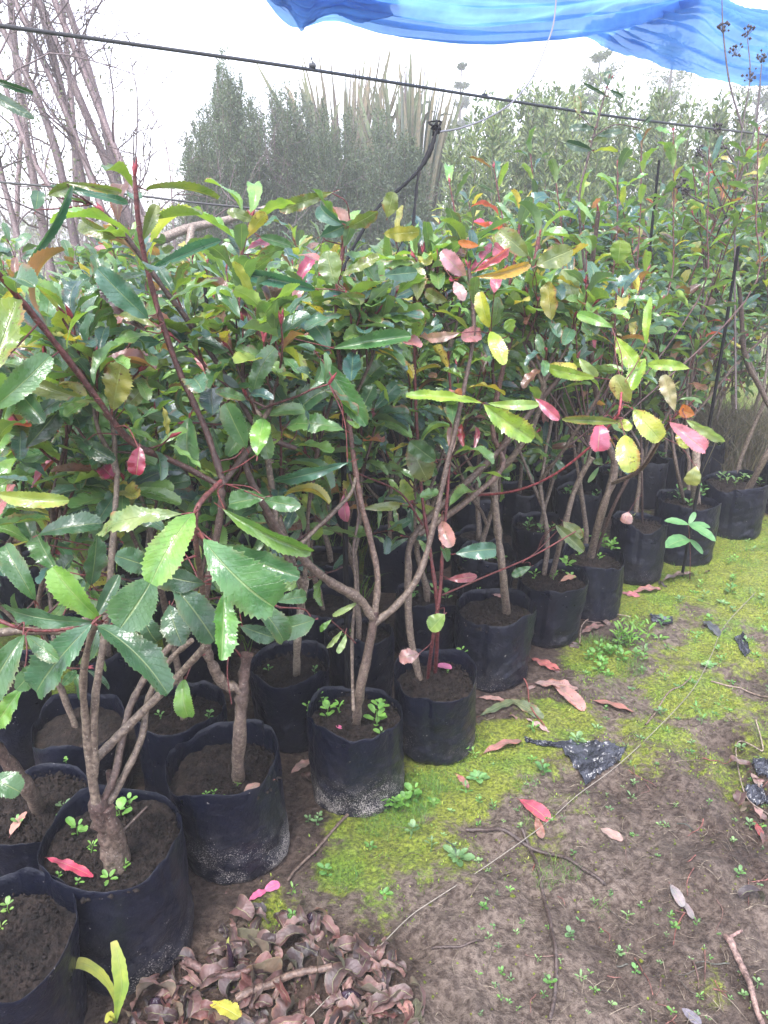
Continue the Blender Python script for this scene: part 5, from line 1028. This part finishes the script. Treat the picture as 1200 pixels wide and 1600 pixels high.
while n < 260:
    px, py = rg.uniform(205, 650), rg.uniform(1405, 1640)
    lim = 1545-(px-205)*.02 if px < 330 else 1425+max(0, 400-px)*.9+max(0, px-480)*.6
    if px < 330: lim = 1500 + (px < 270)*30
    if py < lim or rg.random() < .25*(py < 1470): continue
    ci = int(rg.integers(7)); litter_leaf(px, py, rg.uniform(.022, .062), LC[ci], "curled %s dead leaf in the heap, %s" % (["brown", "mauve-brown", "blackish", "pale brown", "near-black purple", "pinkish tan", "russet"][ci], "beside the largest bag" if px < 330 else "around the red sprout" if px < 440 else "near the dark shiny bulb and string"), rg.random()**2*.010); n += 1
for (px, py) in [(700, 1195), (640, 1165), (840, 1070), (905, 1000), (945, 965), (1050, 925), (1105, 895), (480, 1210), (345, 1400), (370, 1420), (795, 1125), (875, 1050), (1150, 1240), (1175, 1265), (1185, 1280), (1160, 1290), (1190, 1215), (1172, 1205), (1196, 1325), (1190, 1410), (1000, 920), (960, 950), (925, 960)]:
    litter_leaf(px+rg.normal()*5, py+rg.normal()*4, rg.uniform(.03, .06), LC[rg.integers(7)], "small withered brown leaf on the path edge away from the big heap")
# sticks
def stick(pts, r0, r1, label, col=(.07, .05, .045, .4), name="fallen_stick", cat="stick", group="sticks on the path", dz=0., m=None):
    w = [G(a, b)+[0, 0, r0*.7+dz] for a, b in pts]; M = MB(); pp = smooth_path(w, 12)
    if m is None: pp[:, 2] = gh(pp[:, 0], pp[:, 1])+r0*.9+dz+.004; pp[2:-2, 2] = (pp[:-4, 2]+pp[1:-3, 2]+pp[2:-2, 2]+pp[3:-1, 2]+pp[4:, 2])/5+.001
    tube(M, pp, r0, r1, 7, col, col, .045 if m is None else 0, rg); return tag(M.build(name, m or M_bark, origin=w[0]), label, cat, group)
stick([(728, 1300), (760, 1302), (810, 1318), (870, 1342), (920, 1368), (945, 1385)], .0055, .004, "dark curved stick on the mud crossing under the pale string"); stick([(815, 1298), (832, 1340), (846, 1390), (858, 1440), (868, 1500), (866, 1560), (858, 1600)], .0042, .0045, "long thin dark stick running down to the bottom edge")
stick([(370, 1575), (420, 1555), (470, 1535), (520, 1525)], .008, .007, "pale brown stick lying across the heap of dead leaves", (.15, .10, .08, .5), dz=.016); stick([(290, 1515), (330, 1535), (370, 1538), (400, 1522)], .009, .007, "smooth pinkish-brown stick on the left of the dead leaf heap", (.13, .075, .07, .2), dz=.014)
stick([(1133, 1470), (1155, 1510), (1175, 1560), (1190, 1605)], .008, .005, "flat reddish-brown stalk at the bottom right corner", (.24, .16, .14, .4)); stick([(1135, 1470), (1158, 1458)], .004, .003, "short pinkish twig at the top of the flat stalk", (.35, .22, .2, .3)); stick([(545, 1275), (500, 1325), (465, 1360), (450, 1380)], .004, .003, "brown twig leaning at the foot of the dusty squat bag", (.14, .1, .08, .4))
stick([(675, 1485), (720, 1482), (755, 1472)], .003, .002, "short dark twig on the mud left of the long stick"); stick([(1008, 1135), (1040, 1090), (1080, 1058)], .003, .002, "brown twig pointing at the pale whorled weed", (.2, .15, .12, .3)); stick([(1110, 1070), (1160, 1080), (1200, 1092)], .003, .0025, "brown root-like twig right of the whorled weed", (.24, .18, .15, .3)); stick([(780, 1045), (820, 1070), (828, 1110), (850, 1140)], .003, .002, "reddish petiole twig in the leaf pile by the bags", (.25, .08, .07, .1), dz=.01)
stick([(905, 1010), (910, 980), (940, 965), (985, 968)], .0025, .002, "thin bent root at the foot of the weedy bags", (.26, .2, .16, .3), dz=.006); stick([(1180, 1130), (1190, 1180), (1150, 1170), (1160, 1240), (1200, 1280)], .002, .0015, "tangled pale root in the debris at the right edge", (.3, .24, .2, .3), dz=.01)
for k in range(46):
    px = rg.uniform(900, 1210) if k % 4 else rg.uniform(680, 900); py = rg.uniform(1150, 1600); an = rg.uniform(0, 3.14); l = rg.uniform(15, 60)
    stick([(px, py), (px+l*.5*cos(an)+rg.normal()*4, py+l*.5*sin(an)), (px+l*cos(an), py+l*sin(an)+rg.normal()*5)], rg.uniform(.001, .0022), .0008, "thin dry twig pressed into the mud " + ("near the black plastic" if py < 1300 else "right of the long stick" if px > 900 else "left of the long stick"), (.13*rg.uniform(.5, 2), .09, .075, .2), "thin_twig", "twig", "thin twigs in the churned mud")
M = MB(); n = 700
for k in range(n):
    if k < 500: px, py = rg.uniform(860, 1220), rg.uniform(1120, 1610)
    else: px, py = rg.uniform(640, 1200), rg.uniform(860, 1600)
    a = G(px, py, .002); an = rg.uniform(0, 6.28); l = rg.uniform(.012, .06); d = np.array([cos(an), sin(an), 0]); e = a+d*l; mid = (a+e)/2+[rg.normal()*.004, rg.normal()*.004, rg.uniform(0, .006)]
    c = np.array([(.10, .075, .06), (.2, .155, .12), (.06, .045, .04), (.3, .25, .19)])[rg.integers(4)]; e[2] = float(gh(e[0], e[1]))+.002
    tube(M, smooth_path([a, mid, e], 3), .0008, .0005, 3, (*c, 0), cap=False)
tag(M.build("dry_grass", M_bark), "dry straw and root fibres strewn over the mud", "straw", kind="stuff")
M = MB(); n = 5200; x = rg.uniform(-.4, 2.3, n); y = rg.uniform(.75, 3.2, n)
for a, b in zip(x, y):
    d = float(rowd(a, b))
    if d < .1 or (d < .3 and rg.random() < .3): continue
    add_pebble(M, rg, np.array([a, b, float(gh(a, b))+.0005]), rg.uniform(.0012, .0045)*(1 if rg.random() < .97 else 2))
tag(M.build("gravel", M_ground), "small clods and crumbs of earth on the mud path", "clods", kind="stuff")
M = MB(); n = 3500; c0 = P(1165, 560, 4.6); x = c0[0]+rg.normal(size=n)*.22; y = c0[1]+rg.normal(size=n)*.25
h = rg.uniform(.15, .5, n); blades(M, x, y, gh(x, y), h, np.full(n, .006), rg, np.array([(.20, .15, .12), (.15, .11, .09), (.27, .21, .17)]), .8)
tag(M.build("dry_grass", M_weed), "tall dead straw-coloured grass behind the bags at the right edge", "grass", kind="stuff")
# string across the path
stick([(470, 1612), (520, 1560), (590, 1490), (640, 1440), (680, 1412), (760, 1360), (850, 1295), (900, 1250), (960, 1205), (1020, 1150), (1080, 1085), (1110, 1030), (1130, 985), (1180, 930)], .0011, .0011, "pale string lying diagonally across the mud path", name="string", cat="string", group=None, dz=.014, m=M_string)

# torn black plastic
M_scrap = simple("torn_polythene", (.035, .038, .050), .2, 30, .006, .5)
def scrap(corners, nu, nv, amp, name, label, seed, group=None):
    c = [G(*q) for q in corners]; U, V = np.meshgrid(np.linspace(0, 1, nu), np.linspace(0, 1, nv)); p = ((1-U)*(1-V))[..., None]*c[0]+(U*(1-V))[..., None]*c[1]+(U*V)[..., None]*c[2]+((1-U)*V)[..., None]*c[3]
    p[..., :2] += (.007*fbm(U*9+seed, V*9, seed, 3))[..., None]; p[..., 2] = gh(p[..., 0], p[..., 1])+.004+amp*(np.abs(fbm(U*4, V*4, seed+2, 2))*1.6+np.abs(fbm(U*13, V*13, seed+3, 3)))
    M = MB(); i = np.arange(nv-1)[:, None]*nu; j = np.arange(nu-1)[None]; M.add(p.reshape(-1, 3), np.stack([i+j, i+nu+j, i+nu+j+1, i+j+1], -1).reshape(-1, 4)); return tag(M.build(name, M_scrap, origin=c[0]), label, "plastic scrap", group)
scrap([(868, 1162), (980, 1168), (965, 1196), (916, 1229)], 60, 40, .012, "torn_plastic", "crumpled torn piece of shiny black plastic on the moss", 3); scrap([(818, 1154), (872, 1162), (880, 1172), (822, 1162)], 40, 12, .005, "torn_plastic", "flat narrow strip of black plastic running into the crumpled piece", 9)
for k, q in enumerate([[(1172, 1195), (1205, 1190), (1210, 1222), (1180, 1225)], [(1160, 1235), (1190, 1232), (1200, 1262), (1170, 1262)]]): scrap(q, 26, 22, .018, "torn_plastic", ["upper black plastic scrap in the debris at the right edge", "lower black plastic scrap in the debris at the right edge"][k], 20+k)
scrap([(1015, 962), (1050, 966), (1052, 978), (1018, 974)], 20, 12, .008, "torn_plastic", "small dark plastic scrap on the far moss", 31); scrap([(1145, 1000), (1160, 992), (1172, 1020), (1164, 1030)], 16, 16, .01, "torn_plastic", "small black plastic scrap beside the string", 33)
# shiny seed or bulb, red sprout, yellow plant, bits of yellow leaf
def bulb(px, py, r, label, col, m):
    a = G(px, py); M = MB(); u, v = np.meshgrid(np.linspace(0, 2*pi, 25)[:-1], np.linspace(0.02, pi-.02, 14)); rr = r*(1+.06*np.sin(5*u)+.05*vn(u*2, v*2, 3)); 
    V = np.stack([rr*np.sin(v)*np.cos(u)*1.2, rr*np.sin(v)*np.sin(u), rr*np.cos(v)*.9+r*.7+r*.35*np.exp(-((v)/.5)**2)], -1)+a; i = np.arange(13)[:, None]*24; j = np.arange(24)[None]; M.add(V.reshape(-1, 3), np.stack([i+j, i+24+j, i+24+(j+1) % 24, i+(j+1) % 24], -1).reshape(-1, 4)); return tag(M.build("bulb", m, origin=a), label, "bulb")
M_bulb = simple("dark_bulb", (.022, .012, .022), .2, 30, .002, .6); bulb(545, 1572, .021, "shiny dark purple bulb in the dead leaves beside the pale string", None, M_bulb); bulb(490, 1440, .014, "dark pointed bulb standing at the top of the leaf heap", None, M_bulb); bulb(245, 1575, .014, "dark purple bulb at the left of the leaf heap", None, M_bulb)
a = G(362, 1520); root = empty("red_sprout", a, "dark red pointed sprout with a yellow tip in the leaf heap", "sprout"); M = MB(); t = a+[-.002, .0, .085]; tube(M, smooth_path([a, a*.5+t*.5+[.003, 0, 0], t], 5), .009, .0015, 8, (.12, .008, .02, 0), (.16, .01, .02, 0), prof=np.linspace(.009, .003, 11)); M.build("shoot", M_bulb, root)
M = MB(); ribbon(M, smooth_path([t-[0, 0, .012], t+[.001, 0, .006], t+[.004, 0, .018]], 3), [.007, .006, .006, .005, .004, .002, .001], [0, -1, .3], (.5, .5, .12, 0)); M.build("tip", M_weed, root)
def yribbon(pts, ws, nrm, c0, c1, root, nm="leaf_blade"):
    M = MB(); pp = smooth_path(pts, 7); n = len(pp); w = np.interp(np.linspace(0, 1, n), np.linspace(0, 1, len(ws)), ws); ribbon(M, pp, w, nrm, c0, 3, .35, c1, .05, rg); M.build(nm, M_weed, root)
a = G(180, 1598); Zc = (a-CAM)@FW
root = empty("yellowing_sprout", a, "yellow-green young plant with two long leaves at the bottom left", "plant")
yribbon([a, P(180, 1560, Zc-.03), P(160, 1525, Zc-.05), P(125, 1505, Zc-.07), P(95, 1520, Zc-.08), P(72, 1545, Zc-.08)], [.005, .008, .016, .020, .016, .003], [0, -.5, 1], (.42, .46, .05, 0), (.3, .14, .05, 0), root)
yribbon([a, P(185, 1570, Zc-.03), P(190, 1540, Zc-.05), P(186, 1505, Zc-.06), P(178, 1470, Zc-.06)], [.006, .014, .026, .026, .012], [.3, -1, .4], (.38, .52, .05, 0), (.50, .46, .12, 0), root)
yribbon([a, P(172, 1588, Zc-.02), P(165, 1598, Zc-.03)], [.004, .016, .006], [0, -.6, 1], (.5, .5, .05, 0), (.5, .45, .05, 0), root)
fallen(352, 1590, 50, 24, 30, (.55, .45, .05, 1), "fallen_leaf", "bright yellow and brown leaf at the bottom edge in the heap", "leaf", "curled dead leaves heaped beside the front bags", lift=.02)

# weeds on the path
def weed(px, py, size, n, kind, tall, col, label, group=None, cnt=1, spread=0.):
    b = G(px, py); M = MB()
    for k in range(cnt):
        q = b+[rg.normal()*spread, rg.normal()*spread, 0]; q[2] = float(gh(q[0], q[1])); weed_geo(M, rg, q, size*rg.uniform(.75, 1.2), n, kind, tall*rg.uniform(.7, 1.3), np.array(col)*rg.uniform(.85, 1.15))
    return tag(M.build("weed", M_weed, origin=b), label, "weed", group)
GW = "weeds growing on the path"; c1 = (.17, .38, .07); c2 = (.20, .34, .13); c3 = (.14, .32, .08)
weed(715, 1342, .034, 13, 'rosette', .3, (.17, .31, .12), "flat pale green rosette weed on bare mud below the moss", GW); weed(746, 1218, .030, 12, 'rosette', .3, (.15, .30, .10), "rosette weed on the moss beside the small red leaf", GW); weed(1105, 1042, .036, 12, 'rosette', .5, (.24, .42, .15), "pale whorled weed on the bank beside the pale string", GW)
weed(985, 1010, .032, 8, 'narrow', 1.3, (.22, .42, .07), "tallest bushy bright weed clump on the bank right of the bags", GW, 9, .035); weed(940, 1030, .022, 6, 'round', .8, c1, "low bright weed clump left of the tallest clump", GW, 8, .03); weed(715, 1180, .026, 6, 'round', .9, c1, "bright upright weed at the foot of the red-stemmed shrub's bag", GW); weed(700, 1192, .013, 4, 'round', .5, c1, "small weed beside the upright one at the red-stemmed shrub's bag", GW, 2, .01)
weed(612, 1262, .026, 6, 'round', .7, (.18, .38, .06), "leafy weed clump touching the right side of the dusty squat bag", GW, 5, .022); weed(640, 1245, .022, 6, 'round', .6, c1, "weed clump just right of the one touching the dusty bag", GW, 3, .015); weed(492, 1285, .012, 4, 'round', .5, c2, "small pale weed between two front bags", GW, 3, .012); weed(452, 1440, .014, 6, 'rosette', .4, c1, "light weed at the top of the dead leaf heap", GW, 3, .012)
b = G(1078, 905); M = MB(); top = P(1076, 820, 3.05); tube(M, smooth_path([b, b*.5+top*.5+[.004, 0, 0], top], 4), .0022, .0016, 5, (.2, .06, .06, 0)); root = empty("tall_weed", b, "lone long-leaved weed standing in front of the wide far bag", "weed", GW); M.build("stem", M_bark, root); M = MB()
for (dx, dy) in [(-38, -6), (42, 26), (22, 46), (-36, 36), (10, -20), (34, 4)]:
    t = P(1076+dx, 820+dy, 3.03+rg.uniform(-.04, .04)); s = top if dy < 30 else top*.75+b*.25; put_leaf(M, WEEDN[rg.integers(6)], s, t-s, [0, -.5, 1], np.linalg.norm(t-s), (.12, .30, .10, 0), 1.1)
M.build("foliage", M_weed, root)
for k in range(46):
    s_ = rg.uniform(.05, 3.2); d_ = .16+.22*rg.random()**1.6; q = LA+LD*s_+LN*d_; v_ = np.array([q[0], q[1], 0])-CAM; Zc = v_@FW; px, py = 600+F*v_[0]/Zc, 800-F*(v_@UP)/Zc
    if 0 < px < 1210 and not (px < 700 and py > 1400): weed(px, py, rg.uniform(.012, .026), rg.integers(4, 9), ['round', 'narrow', 'rosette'][rg.integers(3)], rg.uniform(.4, 1.0), [c1, c2, c3, (.24, .44, .09)][rg.integers(4)], "small bright weed growing along the foot of the " + ("near" if px < 700 else "middle" if px < 930 else "far") + " front bags", "weeds along the foot of the bags")
for k in range(190):
    if k < 120: px, py = rg.uniform(680, 1200), rg.uniform(1180, 1600)
    else: px, py = rg.uniform(930, 1210), rg.uniform(850, 1180)
    if float(rowd(*G(px, py)[:2])) < .12: continue
    weed(px, py, rg.uniform(.006, .013)*(1 if k < 120 else 1.6), rg.integers(3, 7), ['round', 'rosette', 'narrow'][rg.integers(3)], .5, [c1, c2, c3, (.24, .40, .14)][rg.integers(4)], ("tiny green seedling on the mud " + ("between the string and the long dark stick" if px < 850 else "at the bottom, right of the long dark stick" if py > 1400 else "right of the long dark stick, below the black plastic")) if k < 120 else ("little green weed on the mossy bank " + ("near the tallest weed clump" if px < 1060 else "near the right edge")), "tiny seedlings on the path" if k < 120 else "little weeds on the mossy bank")

# ------------------------------------------------------------------ haze
hz = MB(); x0, x1, y0, y1, z0, z1 = -46., 46., -6., 46., -1.2, 5.2
hz.add([(x0, y0, z0), (x1, y0, z0), (x1, y1, z0), (x0, y1, z0), (x0, y0, z1), (x1, y0, z1), (x1, y1, z1), (x0, y1, z1)], [[0, 3, 2, 1], [4, 5, 6, 7], [0, 1, 5, 4], [1, 2, 6, 5], [2, 3, 7, 6], [3, 0, 4, 7]])
mh = bpy.data.materials.new("haze"); mh.use_nodes = True; t = mh.node_tree; t.nodes.clear(); o_ = t.nodes.new("ShaderNodeOutputMaterial"); v_ = t.nodes.new("ShaderNodeVolumePrincipled"); v_.inputs["Color"].default_value = (.96, .96, 1.0, 1); v_.inputs["Density"].default_value = HAZE; v_.inputs["Anisotropy"].default_value = 0.2; t.links.new(v_.outputs[0], o_.inputs["Volume"])
tag(hz.build("haze", mh, smooth=False), "pale mist over the whole nursery", kind="stuff")
